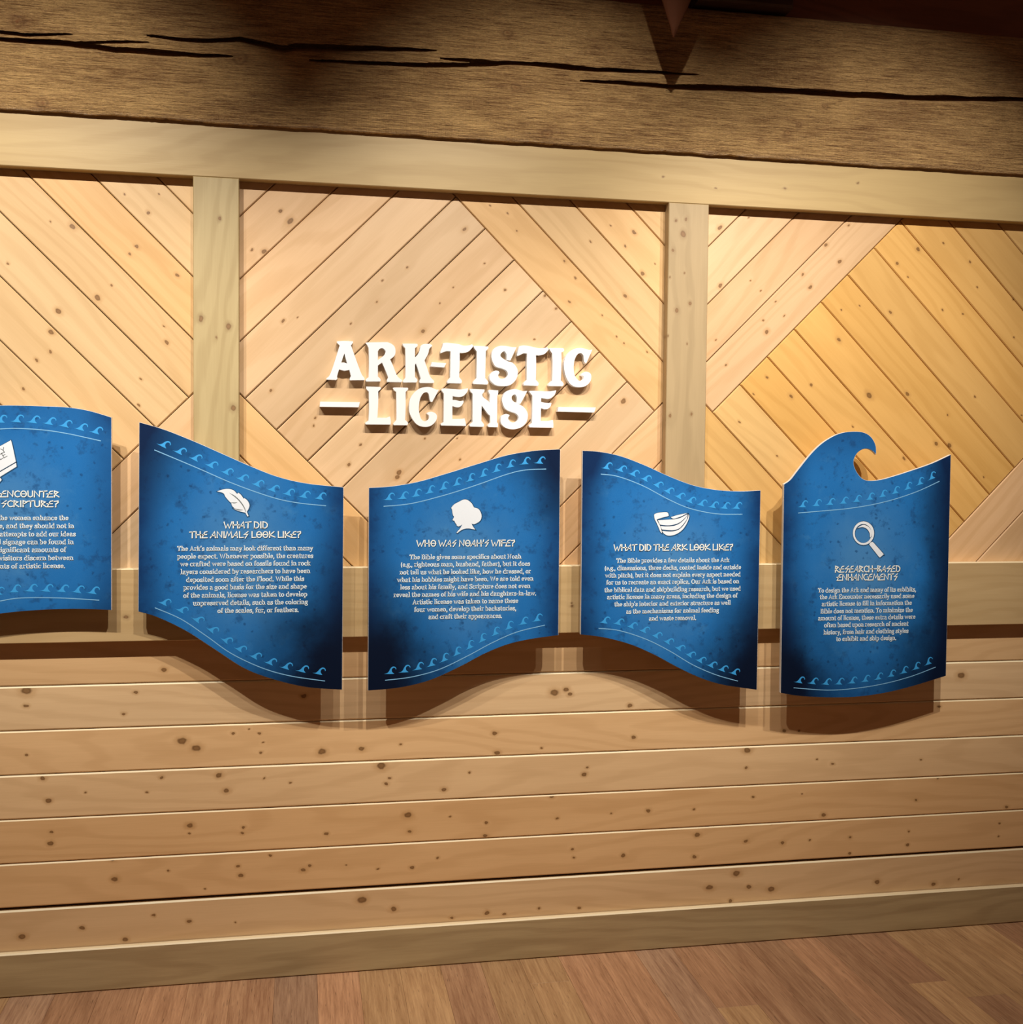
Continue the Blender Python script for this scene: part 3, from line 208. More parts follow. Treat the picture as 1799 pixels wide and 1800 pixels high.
def wood(name, light, dark, knots=(), knotcol=(0.085, 0.036, 0.009), seed=0.0, var=0.16, rough=0.42, band=0.21, fibre=0.36,
         blotch=0.42, axis='X', spare=0.25, bump=0.25, spec=0.35, halo=(0.44, 0.22, 0.07), satvar=0.0):
    """sawn softwood: grain along the local axis, growth bands bending round the knots"""
    t = NT(name)
    P = t.n('ShaderNodeTexCoord').outputs['Object']
    if axis == 'Z': P = t.n('ShaderNodeMapping', {'Vector': P, 'Rotation': (0, R(90), 0)}).outputs[0]
    if axis == 'Y': P = t.n('ShaderNodeMapping', {'Vector': P, 'Rotation': (R(90), 0, R(90))}).outputs[0]
    oi = t.n('ShaderNodeObjectInfo').outputs['Random']
    off = t.n('ShaderNodeCombineXYZ', {0: t.math('MULTIPLY_ADD', oi, 37.0, seed), 1: 0.0, 2: t.math('MULTIPLY', oi, 11.0)}).outputs[0]
    Q = t.vm('ADD', P, off)
    mn = None; wob = t.vm('ADD', P, t.vm('MULTIPLY', t.vm('SUBTRACT', t.noise(P, 60, 1, col=True), (0.5, 0.5, 0.5)), (0.008, 0.0, 0.008)))
    for kx, kz, kr in knots:
        kr = max(kr*0.70, 0.0022); sx = 0.72/kr; sz = 1.0/kr
        d = t.vm('LENGTH', t.vm('MULTIPLY_ADD', wob, (sx, 0, sz), (-kx*sx, 0, -kz*sz)), out=1)
        mn = d if mn is None else t.math('MINIMUM', mn, d)
    if spare > 0:
        vor = t.n('ShaderNodeTexVoronoi', {'Vector': t.vm('MULTIPLY', Q, (4.2, 0, 9.0)), 'Scale': 1.0, 'Randomness': 1.0})
        rnd = t.n('ShaderNodeSeparateColor', {0: vor.outputs['Color']})
        keep = t.math('LESS_THAN', rnd.outputs[0], spare)
        rad = t.math('MULTIPLY_ADD', rnd.outputs[1], 0.03, 0.022)
        dv = t.math('DIVIDE', vor.outputs['Distance'], rad)
        dv = t.math('ADD', dv, t.math('MULTIPLY', t.math('SUBTRACT', 1.0, keep), 90.0))
        mn = dv if mn is None else t.math('MINIMUM', mn, dv)
    if mn is None: mn = t.math('ADD', 90.0, 0.0)
    warp = t.math('DIVIDE', 0.55, t.math('MULTIPLY_ADD', t.math('MULTIPLY', mn, mn), 0.22, 1.0))
    n1 = t.noise(t.vm('MULTIPLY', Q, (1.1, 1.0, 7.0)), 1.0, 3, 0.5)
    n2 = t.noise(t.vm('MULTIPLY', Q, (0.45, 1.0, 2.4)), 1.0, 1, 0.5)
    zc = t.n('ShaderNodeSeparateXYZ', {0: Q}).outputs[2]
    v = t.math('MULTIPLY_ADD', zc, 17.0, t.math('MULTIPLY', n2, 14.0)); v = t.math('MULTIPLY_ADD', n1, 4.5, v); v = t.math('ADD', v, warp)
    s = t.math('SINE', t.math('MULTIPLY', v, 6.283)); s = t.ramp(s, -0.2, 1.0)
    fib = t.noise(t.vm('MULTIPLY', Q, (7.0, 1.0, 300.0)), 1.0, 4, 0.6)
    bl = t.noise(t.vm('MULTIPLY', Q, (1.5, 1.0, 16.0)), 1.0, 4, 0.55)
    f = t.math('MULTIPLY', s, band); f = t.math('MULTIPLY_ADD', t.math('SUBTRACT', fib, 0.5), fibre, f)
    f = t.math('MULTIPLY_ADD', t.math('SUBTRACT', bl, 0.45), blotch*2.2, f); f = t.math('ADD', f, 0.18, clamp=True)
    col = t.mix(f, light, dark)
    # board to board tone
    val = t.math('MULTIPLY_ADD', oi, var, 1.0-var*0.55)
    o2 = t.math('FRACT', t.math('MULTIPLY', oi, 7.31))
    hs = t.n('ShaderNodeHueSaturation', {'Color': col, 'Value': val, 'Saturation': t.math('MULTIPLY_ADD', o2, 0.16, 0.93+satvar), 'Hue': t.math('MULTIPLY_ADD', o2, -0.008, 0.504)})
    col = hs.outputs[0]
    ha = t.math('SUBTRACT', 1.0, t.ramp(mn, 0.9, 3.2)); col = t.mix(t.math('MULTIPLY', ha, 0.42), col, halo)
    ring = t.math('MULTIPLY', t.ramp(mn, 0.45, 0.95), t.math('SUBTRACT', 1.0, t.ramp(mn, 1.0, 1.45)))
    core = t.math('SUBTRACT', 1.0, t.ramp(mn, 0.8, 1.2))
    col = t.mix(t.math('MULTIPLY', core, 0.75), col, tuple(min(1, c*1.9) for c in knotcol)); col = t.mix(t.math('MULTIPLY', ring, 0.4), col, knotcol)
    t.set('Base Color', col); t.set('Roughness', t.math('MULTIPLY_ADD', f, 0.12, rough)); t.set('Specular IOR Level', spec)
    h = t.math('MULTIPLY_ADD', fib, 0.5, t.math('MULTIPLY', f, -0.6))
    t.set('Normal', t.n('ShaderNodeBump', {'Height': h, 'Strength': bump, 'Distance': 0.0012}).outputs[0])
    return t.m
PINE_L, PINE_D = (0.72, 0.495, 0.285), (0.52, 0.32, 0.15)
LOW_L, LOW_D = (0.80, 0.535, 0.285), (0.56, 0.335, 0.155)
TRIM_L, TRIM_D = (0.50, 0.385, 0.185), (0.31, 0.205, 0.085)
# ---------------------------------------------------------------- wall with its planks
lit_edge = wood('lit_pine_edge', (0.86, 0.74, 0.50), (0.78, 0.60, 0.36), spare=0.0, band=0.05, blotch=0.1)  # paler pine: light caught by upward edges, painted into the colour
X0, X1 = -1.85, 2.80
back_mat = plain('wall_backing_dark', (0.055, 0.026, 0.012), 0.9, 0.1)
wall = link('wall_back', prism('wall_back', [(X0, -0.1), (X1, -0.1), (X1, 3.7), (X0, 3.7)], 0.016, 0.07), back_mat)
tag(wall, kind='structure')
G = 0.0007
def pick(knots, inside): return [k for k in knots if inside(k[0], k[1])]
def inpoly(poly, x, z):
    c = False; n = len(poly)
    for i in range(n):
        a, b = poly[i], poly[i-1]
        if (a[1] > z) != (b[1] > z) and x < (b[0]-a[0])*(z-a[1])/(b[1]-a[1])+a[0]: c = not c
    return c
cnt = 0
def plank(poly, ang, light, dark, name='wall_plank', y0=0.0, spare=0.12, ch=0.0030, gap=0.0012, **kw):
    """poly in wall (x,z); ang = direction of the grain; the object's local x runs along the board"""
    global cnt
    poly = clean(poly)
    if len(poly) < 3 or abs(area(poly)) < 2e-4: return
    if area(poly) < 0: poly = poly[::-1]
    ks = pick(KNOTS, lambda x, z: inpoly(poly, x, z))
    cx = sum(p[0] for p in poly)/len(poly); cz = sum(p[1] for p in poly)/len(poly)
    ca, sa = math.cos(ang), math.sin(ang)
    loc = lambda x, z: ((x-cx)*ca+(z-cz)*sa, -(x-cx)*sa+(z-cz)*ca)
    pl = inset([loc(*p) for p in poly], gap)
    cnt += 1
    mat = wood('pine_plank', light, dark, [(*loc(k[0], k[1]), k[2]) for k in ks], seed=cnt*3.7, spare=spare, **kw)
    dy = random.uniform(-0.0004, 0.0004)
    me = prism('plank', pl, y0+dy, 0.0155, ch); mats = [mat]
    if ang == 0.0:                                 # lit top chamfer of the level boards, brightness painted as paler pine
        mats.append(lit_edge)
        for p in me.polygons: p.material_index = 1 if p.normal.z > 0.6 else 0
    o = link(name, me, mats, wall, (cx, 0, cz), (0, -ang, 0))
    return o
# lower horizontal boards
zs = [1.0373, 0.9072, 0.7772, 0.6472, 0.5172, 0.3872, 0.2572, 0.10]
for i in range(7):
    zt, zb = zs[i], zs[i+1]
    if i == 6: zt -= 0.0085
    if i == 5: zb -= 0.0
    tilt = 0.0025 if i == 6 else 0
    for (xa, xb) in ((X0, X1),):
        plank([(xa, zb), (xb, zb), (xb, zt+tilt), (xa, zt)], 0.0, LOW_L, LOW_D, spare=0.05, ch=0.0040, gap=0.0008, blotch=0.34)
# bays of diagonal boards: mirror images of each other about the posts
PT = 0.1838
B1, B2, K0 = 2.8344, 1.5756, -1.9274
ZB, ZT, XL, XR = 1.245, 2.395, -0.195, 1.127
def bay(mir, xl, xr, tint):
    """mir None = middle bay; otherwise x' = mir - x"""
    a0, a1 = (xl, xr) if mir is None else (mir-xr, mir-xl)
    rect = [(a0, ZB), (a1, ZB), (a1, ZT), (a0, ZT)]
    jobs = []
    K7 = K0+7*PT
    def slash(k):   # strips x-z in [k, k+1]
        lo, hi = K0+k*PT, K0+(k+1)*PT
        p = clip(clip(rect, -1, 1, -lo), 1, -1, hi); return p
    for k in range(-8, 14):
        p = slash(k)
        if len(p) < 3: continue
        p = clip(p, -1, -1, -B2)                      # above-right of B2
        if k < 7: p = clip(p, 1, 1, B1)               # below-left of B1
        jobs.append((p, R(45)))
    up = clip(clip(rect, -1, -1, -B1), 1, -1, K7)      # '\' boards, upper right
    for k in range(0, 8):
        jobs.append((clip(clip(up, -1, -1, -(B1+k*PT)), 1, 1, B1+(k+1)*PT), R(-45)))
    lo = clip(rect, 1, 1, B2)                         # '\' boards, lower left
    for k in range(0, 8):
        jobs.append((clip(clip(lo, 1, 1, B2-k*PT), -1, -1, -(B2-(k+1)*PT)), R(-45)))
    for i, (p, a) in enumerate(jobs):
        if mir is not None: p = [(mir-q[0], q[1]) for q in p]; a = -a
        if len(p) < 3: continue
        cx = sum(q[0] for q in p)/len(p)
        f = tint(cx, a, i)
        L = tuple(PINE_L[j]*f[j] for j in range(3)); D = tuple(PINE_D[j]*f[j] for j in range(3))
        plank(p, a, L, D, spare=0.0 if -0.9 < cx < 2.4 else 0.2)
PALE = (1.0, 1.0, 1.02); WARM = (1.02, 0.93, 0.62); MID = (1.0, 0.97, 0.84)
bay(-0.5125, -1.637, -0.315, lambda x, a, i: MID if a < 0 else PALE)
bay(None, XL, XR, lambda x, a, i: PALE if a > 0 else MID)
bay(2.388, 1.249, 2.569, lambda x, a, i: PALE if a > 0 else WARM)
# planks beyond the outer posts are not in view; close the ends with one board each
for xa, xb in ((X0, -1.757), (2.691, X1)):
    plank([(xa, ZB), (xb, ZB), (xb, ZT), (xa, ZT)], R(90), PINE_L, PINE_D)
# upper wall above the beam, dark boards
dk = wood('dark_stained_board', (0.26, 0.11, 0.06), (0.13, 0.055, 0.028), spare=0.05, rough=0.6, band=0.3)
for k in range(3):
    za = 2.985+k*0.235
    link('upper_board', prism('upper_board', [(X0, za), (X1, za), (X1, za+0.232), (X0, za+0.232)], 0.0, 0.0155, 0.002), dk, wall)
# ---------------------------------------------------------------- trim: rails and posts
tk = lambda x0, x1, z0, z1: [k for k in TRIMKNOTS if x0 < k[0] < x1 and z0 < k[1] < z1]
def board(name, x0, x1, z0, z1, y0, y1, vertical, light=TRIM_L, dark=TRIM_D, ch=0.002, top=False, **kw):
    cx, cz = (x0+x1)/2, (z0+z1)/2
    ks = tk(x0, x1, z0, z1)
    if vertical:
        w_, h_ = (x1-x0)/2, (z1-z0)/2
        poly = [(-h_, -w_), (h_, -w_), (h_, w_), (-h_, w_)]; ang = R(90)
        kl = [(k[1]-cz, -(k[0]-cx), k[2]) for k in ks]
    else:
        w_, h_ = (x1-x0)/2, (z1-z0)/2
        poly = [(-w_, -h_), (w_, -h_), (w_, h_), (-w_, h_)]; ang = 0
        kl = [(k[0]-cx, k[1]-cz, k[2]) for k in ks]
    mat = wood(name.split('_')[0]+'_wood', light, dark, kl, seed=cx*9+cz*5, spare=0.03, knotcol=(0.12, 0.06, 0.025), halo=(0.26, 0.16, 0.07), **kw)
    me = prism(name, poly, y0, y1, ch); mats = [mat]
    if top:                                        # light on the upward edge is put into a paler wood colour
        mats.append(lit_edge)
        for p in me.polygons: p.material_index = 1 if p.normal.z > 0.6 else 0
    o = link(name, me, mats, None, (cx, 0, cz), (0, -ang, 0))
    return tag(o, kind='structure')
RY = -0.038
board('trim_1', X0, X1, 2.3898, 2.5521, RY, -0.0005, False, band=0.2, blotch=0.42, light=(0.50, 0.345, 0.145), dark=(0.36, 0.225, 0.085))
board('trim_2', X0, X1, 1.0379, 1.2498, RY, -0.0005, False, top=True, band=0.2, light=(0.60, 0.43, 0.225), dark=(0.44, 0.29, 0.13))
for i, (xa, xb) in enumerate(((-1.762, -1.632), (-0.3198, -0.1903), (1.1219, 1.2538), (2.564, 2.696))):
    board('trim_%d' % (3+i), xa, xb, 1.2502, 2.3894, RY, -0.0005, True, band=0.22, blotch=0.42,
          light=(0.49, 0.40, 0.225) if i == 1 else (0.48, 0.34, 0.18), dark=(0.30, 0.22, 0.105) if i == 1 else (0.31, 0.21, 0.10))
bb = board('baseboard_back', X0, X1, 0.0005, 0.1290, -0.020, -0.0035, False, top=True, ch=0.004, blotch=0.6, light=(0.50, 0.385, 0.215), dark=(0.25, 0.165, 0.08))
# ---------------------------------------------------------------- rough-hewn beam
def beam():
    bx0, bx1, bz0, bz1, yf = X0, X1, 2.542, 2.988, -0.06
    nx, nz = 520, 250
    def crack(x, z):
        d = 0.0; wd = 0.0
        for pts, hw in CRACKS:
            if x < pts[0][0] or x > pts[-1][0]: continue
            for a, b in zip(pts, pts[1:]):
                if a[0] <= x <= b[0] and b[0] > a[0]:
                    t = (x-a[0])/(b[0]-a[0]); zc = a[1]+(b[1]-a[1])*t
                    u = (x-pts[0][0])/(pts[-1][0]-pts[0][0])
                    h = 1.4*hw*(0.22+0.75*math.sin(math.pi*min(1, max(0, u)))**0.6)*(1.0+0.35*noise.noise((x*7, hw*900, 0)))
                    zc += 0.0015*noise.noise((x*22, 0.3, hw*500))
                    q = abs(z-zc)/max(h, 1e-4)
                    s = min(1.0, max(0.0, 1.7*(1-q**2)))
                    d = max(d, s); wd = max(wd, max(0, 1-abs(z-zc)/(h*4+0.004)))
                    break
        return d, wd
    vs = []; fs = []
    for i in range(nx+1):
        x = bx0+(bx1-bx0)*i/nx
        jag = 0.0035*noise.noise((x*14, 5, 0))+0.003*abs(noise.noise((x*55, 9, 0)))+0.0035*noise.noise((x*3.1, 2, 1))
        jt = 0.002*noise.noise((x*18, 15, 0))
        for j in range(nz+1):
            v = j/nz; z = (bz0+jag)+(bz1+jt-bz0-jag)*v
            y = yf+0.0020*noise.noise((x*2.5, z*28, 0))+0.0021*noise.noise((x*11, z*190, 3))+0.0010*noise.noise((x*40, z*50, 7))
            y += 0.008*max(0, 1-(z-bz0)/0.016)**2+0.008*max(0, 1-(bz1-z)/0.016)**2
            c, wd = crack(x, z)
            y += 0.070*c+0.002*wd
            vs.append((x, y, z+0.036*c))                # the split runs up into the timber
    for i in range(nx):
        for j in range(nz):
            a = i*(nz+1)+j; fs.append((a, a+nz+1, a+nz+2, a+1))
    n0 = len(vs)
    for i in range(nx+1):
        a = vs[i*(nz+1)]; b = vs[i*(nz+1)+nz]; vs.append((a[0], 0.0155, a[2]+0.002)); vs.append((b[0], 0.0155, b[2]))
    for i in range(nx):
        a = i*(nz+1); b = a+nz+1; p = n0+2*i
        fs.append((a, p, p+2, b)); fs.append((a+nz, b+nz, p+3, p+1)); fs.append((p, p+1, p+3, p+2))
    fs.append([j for j in range(nz+1)][::1]+[n0+1, n0]); k = nx*(nz+1); fs.append([k+j for j in range(nz, -1, -1)]+[n0+2*nx, n0+2*nx+1])
    me = fixn(mesh('beam', vs, fs, True))
    t = NT('rough_beam')
    P = t.n('ShaderNodeTexCoord').outputs['Object']
    mn = None; wob = t.vm('ADD', P, t.vm('MULTIPLY', t.vm('SUBTRACT', t.noise(P, 45, 2, col=True), (0.5, 0.5, 0.5)), (0.02, 0.0, 0.02)))
    for kx, kz, kr in BEAMKNOTS:
        kr *= 0.62; sx = 0.75/kr; sz = 1/kr
        d = t.vm('LENGTH', t.vm('MULTIPLY_ADD', wob, (sx, 0, sz), (-kx*sx, 0, -kz*sz)), out=1)
        mn = d if mn is None else t.math('MINIMUM', mn, d)
    warp = t.math('DIVIDE', 1.3, t.math('MULTIPLY_ADD', t.math('MULTIPLY', mn, mn), 0.2, 1.0))
    n1 = t.noise(t.vm('MULTIPLY', P, (1.3, 1, 6)), 1, 4, .6)
    zc = t.n('ShaderNodeSeparateXYZ', {0: P}).outputs[2]
    v = t.math('ADD', t.math('MULTIPLY_ADD', n1, 9.0, t.math('MULTIPLY', zc, 38.0)), warp)
    s = t.math('SINE', t.math('MULTIPLY', v, 6.283))
    fib = t.noise(t.vm('MULTIPLY', P, (11, 1, 230)), 1, 5, .7)
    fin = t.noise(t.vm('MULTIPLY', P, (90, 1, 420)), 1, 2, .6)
    saw = t.noise(t.vm('MULTIPLY', P, (260, 1, 18)), 1, 3, .7)
    bl = t.noise(t.vm('MULTIPLY', P, (3, 1, 9)), 1, 5, .6)
    f = t.math('MULTIPLY_ADD', s, 0.06, 0.34); f = t.math('MULTIPLY_ADD', t.math('SUBTRACT', fib, .5), 2.2, f); f = t.math('MULTIPLY_ADD', t.math('SUBTRACT', fin, .5), 1.0, f)
    f = t.math('MULTIPLY_ADD', t.math('SUBTRACT', bl, .5), 1.2, f); f = t.math('ADD', f, 0.06, clamp=True)
    col = t.mix(f, (0.78, 0.49, 0.20), (0.15, 0.055, 0.018))
    st = t.ramp(t.noise(t.vm('MULTIPLY', P, (1.2, 1, 2.5)), 1.0, 2), .56, .74)
    col = t.mix(t.math('MULTIPLY', st, .35), col, (0.13, 0.055, 0.024))
    fl = t.ramp(fin, .60, .74); col = t.mix(t.math('MULTIPLY', fl, .5), col, (0.72, 0.52, 0.27))  # pale flecks paint the sparkle of the fibres into the colour
    ha = t.math('SUBTRACT', 1.0, t.ramp(mn, 1, 3)); col = t.mix(t.math('MULTIPLY', ha, .35), col, (0.36, 0.19, 0.08))
    ring = t.math('MULTIPLY', t.ramp(mn, .5, .95), t.math('SUBTRACT', 1.0, t.ramp(mn, 1.0, 1.5))); col = t.mix(t.math('MULTIPLY', ring, .35), col, (0.12, 0.045, 0.018)); col = t.mix(t.math('SUBTRACT', .6, t.math('MULTIPLY', t.ramp(mn, .1, .5), .6)), col, (0.30, 0.12, 0.045))
    cr = t.math('SUBTRACT', 1.0, t.ramp(t.noise(t.vm('MULTIPLY', P, (16, 1, 340)), 1, 3, .55), .30, .40)); col = t.mix(t.math('MULTIPLY', cr, .6), col, (0.06, 0.022, 0.008))
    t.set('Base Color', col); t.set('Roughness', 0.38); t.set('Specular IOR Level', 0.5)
    h = t.math('MULTIPLY_ADD', fib, 1.5, t.math('MULTIPLY_ADD', saw, 0.5, t.math('MULTIPLY', s, 0.05))); h = t.math('MULTIPLY_ADD', fin, 0.5, h)
    t.set('Normal', t.n('ShaderNodeBump', {'Height': h, 'Strength': 1.0, 'Distance': 0.007}).outputs[0])
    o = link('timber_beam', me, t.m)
    tag(o, 'thick rough-sawn brown timber beam with long cracks, running above the top rail', 'beam')
beam()
# ceiling and what hangs from it
ceil = link('ceiling', prism('ceiling', [(X0, 3.7), (X1, 3.7), (X1, 3.76), (X0, 3.76)], -3.6, 0.07), dk); tag(ceil, kind='structure')
jo = link('ceiling_joist', prism('joist', [(1.19, 2.998), (1.50, 2.998), (1.50, 3.6995), (1.19, 3.6995)], -0.10, -0.001, 0.006), wood('joist_wood', (0.085, 0.04, 0.02), (0.04, 0.018, 0.009), spare=0.1, rough=0.6, axis='Y'))
tag(jo, 'dark brown joist end sitting above the timber beam, right of the hanging point', 'joist')
def pennant(name, tip, w_, h_, label, group=None):
    """curved pointed leaf of thick dark hide hanging by its top edge"""
    rows, cols = 14, 9; vs = []; fs = []
    th = 0.006
    for s in (0, 1):
        for i in range(rows):
            v = i/(rows-1)
            half = 0.5*w_*(v**0.85)
            for j in range(cols):
                u = j/(cols-1)*2-1
                y = -0.055*(1-u*u)*v+0.03*(1-v)**2 + (th if s else 0)
                vs.append((u*half+(0.006*u if i == 0 else 0), y, v*h_-0.010*(1-abs(u))*(1 if i == 0 else 0)))
    N = rows*cols
    for i in range(rows-1):
        for j in range(cols-1):
            a = i*cols+j; fs.append((a, a+1, a+cols+1, a+cols)); fs.append((N+a, N+a+cols, N+a+cols+1, N+a+1))
    ring = [j for j in range(cols)]+[i*cols+cols-1 for i in range(1, rows)]+[(rows-1)*cols+j for j in range(cols-2, -1, -1)]+[i*cols for i in range(rows-2, 0, -1)]
    for a, b in zip(ring, ring[1:]+ring[:1]): fs.append((a, N+a, N+b, b))
    root = link(name, None, None, None, tip)
    tag(root, label, 'pennant', group)
    link('pointed_leaf', fixn(mesh('leaf', vs, fs, True)), plain('dark_hide', (0.10, 0.033, 0.014), 0.75, 0.15), root)
    link('hanging_rod', prism('rod', [(-w_*0.52, h_-0.008), (w_*0.52, h_-0.008), (w_*0.52, h_+0.012), (-w_*0.52, h_+0.012)], -0.01, 0.012, 0.003), dk, root)
    for sx in (-0.42, 0.42):
        link('hanger', prism('hanger', [(w_*sx-0.006, h_+0.012), (w_*sx+0.006, h_+0.012), (w_*sx+0.006, 3.6995-tip[2]), (w_*sx-0.006, 3.6995-tip[2])], -0.004, 0.006), dk, root)
    return root
pennant('hanging_pennant', (1.052, -0.30, 2.816), 0.235, 0.30, 'dark brown pointed leaf hanging in front of the timber beam at the top')
# ---------------------------------------------------------------- floor
fl = link('floor', prism('floor', [(X0, -0.03), (X1, -0.03), (X1, -0.0125), (X0, -0.0125)], -3.7, 0.0155), plain('floor_base', (0.03, 0.015, 0.008), 0.9)); tag(fl, kind='structure')
fmats = []
for L, D, sd in (((0.50, 0.285, 0.155), (0.25, 0.115, 0.058), 1), ((0.55, 0.335, 0.165), (0.30, 0.155, 0.068), 5), ((0.45, 0.275, 0.165), (0.21, 0.105, 0.06), 9), ((0.52, 0.285, 0.155), (0.26, 0.125, 0.062), 13)):
    t = NT('floor_laminate'); P = t.n('ShaderNodeTexCoord').outputs['Object']
    oi = t.n('ShaderNodeObjectInfo').outputs['Random']
    off = t.n('ShaderNodeCombineXYZ', {0: t.math('MULTIPLY', oi, 19.0), 1: t.math('MULTIPLY_ADD', oi, 31.0, sd*1.0), 2: 0.0}).outputs[0]
    Q = t.vm('ADD', P, off)
    a = t.noise(t.vm('MULTIPLY', Q, (170, 7, 1)), 1, 4, .6); b = t.noise(t.vm('MULTIPLY', Q, (38, 2.2, 1)), 1, 4, .6)
    c = t.noise(t.vm('MULTIPLY', Q, (520, 22, 1)), 1, 2, .6)
    f = t.math('MULTIPLY_ADD', t.math('SUBTRACT', a, .5), 1.6, .42); f = t.math('MULTIPLY_ADD', t.math('SUBTRACT', b, .5), 1.7, f); f = t.math('MULTIPLY_ADD', t.math('SUBTRACT', c, .5), .6, f, clamp=True)
    col = t.mix(f, L, D)
    dk2 = t.ramp(t.noise(t.vm('MULTIPLY', Q, (210, 16, 1)), 1, 2, .5), .62, .74); col = t.mix(t.math('MULTIPLY', dk2, .5), col, (0.06, 0.028, 0.015))
    lt = t.ramp(t.noise(t.vm('MULTIPLY', Q, (240, 13, 3)), 1, 2, .5), .63, .75); col = t.mix(t.math('MULTIPLY', lt, .35), col, (0.55, 0.32, 0.16))
    hs = t.n('ShaderNodeHueSaturation', {'Color': col, 'Value': t.math('MULTIPLY_ADD', oi, .3, .86)}).outputs[0]
    t.set('Base Color', hs); t.set('Roughness', 0.5); t.set('Specular IOR Level', .3)
    t.set('Normal', t.n('ShaderNodeBump', {'Height': a, 'Strength': .25, 'Distance': .001}).outputs[0])
    fmats.append(t.m)
FW = 0.126
ncol = int((X1-X0)/FW)+1
ends = {}
def fl_plank(xa, xb, ya, yb, mt):
    w_, l_ = (xb-xa)/2-0.0002, (ya-yb)/2-0.0003
    vs = []; c = 0.0006
    for z, k in ((0, c), (-c, 0), (-0.012, 0)):
        vs += [(-w_+k, -l_+k, z), (w_-k, -l_+k, z), (w_-k, l_-k, z), (-w_+k, l_-k, z)]
    fs = [(0, 1, 2, 3), (11, 10, 9, 8)]
    for r_ in (0, 4):
        for i in range(4):
            j = (i+1) % 4; fs.append((r_+i, r_+4+i, r_+4+j, r_+j))
    link('floor_plank', fixn(mesh('floor_plank', vs, fs)), mt, fl, ((xa+xb)/2, (ya+yb)/2, 0))
for i in range(ncol):
    xa = X0+i*FW; xb = min(xa+FW, X1)
    if xb-xa < 0.01: continue
    y = 0.0; k = 0
    first = random.uniform(0.35, 1.2)
    # ends of boards that the photograph shows near the wall
    if xa < 0.765 < xb: first = 0.185
    if xa < 1.23 < xb: first = 0.42
    while y > -3.6:
        ln = first if k == 0 else 1.2
        yb = max(y-ln, -3.7)
        fl_plank(xa, xb, y, yb, fmats[random.randrange(4)])
        y = yb; k += 1
# ---------------------------------------------------------------- raised sign letters
lm = NT('white_letter_paint'); lm.set('Base Color', (0.86, 0.87, 0.88, 1)); lm.set('Roughness', 0.45)
lm.set('Base Color', lm.mix(lm.math('MULTIPLY', lm.noise(lm.n('ShaderNodeTexCoord').outputs['Object'], 60, 2), .08), (0.90, 0.90, 0.90), (0.78, 0.78, 0.78))); lm = lm.m
LAB = ['first letter of the upper word, white raised capital A', 'white raised capital R between the A and the K, upper word', 'white raised capital K before the small hyphen, upper word',
 'short white raised hyphen in the middle of the upper word', 'white raised capital T right after the hyphen, upper word', 'white raised capital I between the first T and the S, upper word',
 'white raised capital S of the upper word', 'white raised capital T after the S, upper word', 'white raised capital I just before the final C, upper word', 'white raised capital C ending the upper word',
 'white raised capital L beginning the lower word', 'white raised capital I between L and C, lower word', 'white raised capital C after the I, lower word', 'white raised capital E before the N, lower word',
 'white raised capital N of the lower word', 'white raised capital S of the lower word', 'white raised capital E ending the lower word',
 'long white raised dash left of the lower word', 'long white raised dash right of the lower word']
for (ch, row, outer, hole), lab in zip(LETTERS, LAB):
    o_ = spline(outer, 6); hs_ = [spline(hole, 6)] if hole else []
    cx = sum(p[0] for p in o_)/len(o_); cz = min(p[1] for p in o_)
    me = tess([o_]+hs_, -0.0252, -0.0008, 'letter', (cx, cz))
    nm = 'sign_dash' if ch in '<>' else 'sign_hyphen' if ch == '-' else 'sign_letter'
    o = link(nm, me, lm, None, (cx, 0, cz))
    tag(o, lab, 'dash' if ch in '<>' else 'hyphen' if ch == '-' else 'letter', 'raised white letters of the sign on the wall')
# ---------------------------------------------------------------- stroke lettering
def arc(cx, cy, rx, ry, a0, a1, n=8): return [(cx+rx*math.cos(R(a0+(a1-a0)*i/n)), cy+ry*math.sin(R(a0+(a1-a0)*i/n))) for i in range(n+1)]
def S(*p): return list(p)
GL = {}
def g(ch, adv, *st): GL[ch] = (adv, list(st))
sf = lambda x, y, w=1.1: [(x-w, y), (x+w, y)]       # slab serif
b0, xt, ct, at = 0.3, 4.7, 6.9, 7.3
g(' ', 2.3)
g('a', 4.9, [(.9, 3.9), (1.4, 4.7), (2.6, 4.75), (3.4, 4.0), (3.4, 1.0), (3.8, .3), (4.6, .3)], [(3.4, 2.75), (1.9, 2.65), (.95, 2.0), (.95, .9), (1.7, .25), (2.7, .4), (3.4, 1.1)])
g('b', 5.2, [(1.2, at), (1.2, .2)], [(.2, at), (1.2, at)], arc(2.7, 2.5, 1.6, 2.2, 160, -160, 12))
g('c', 4.3, arc(2.4, 2.5, 1.7, 2.2, 50, 315, 11), [(3.6, 3.4), (3.6, 4.4)])
g('d', 5.3, [(3.9, at), (3.9, b0), (4.9, b0)], [(2.9, at), (3.9, at)], arc(2.3, 2.5, 1.6, 2.2, 20, 340, 12))
g('e', 4.5, [(.9, 2.7), (3.8, 2.7)]+arc(2.35, 2.6, 1.5, 2.05, 10, 320, 12))
g('f', 3.4, [(1.5, b0), (1.5, 5.6)]+arc(2.7, 5.9, 1.2, 1.3, 170, 50, 5), [(.4, xt), (2.9, xt)], sf(1.5, b0))
g('g', 4.6, arc(2.1, 3.2, 1.35, 1.5, 0, 360, 10), [(3.3, 4.4), (4.4, 4.7)], [(1.2, 1.9), (1.0, .9), (3.2, .7), (3.9, -.4)]+arc(2.2, -.9, 1.7, 1.0, 0, -200, 8))
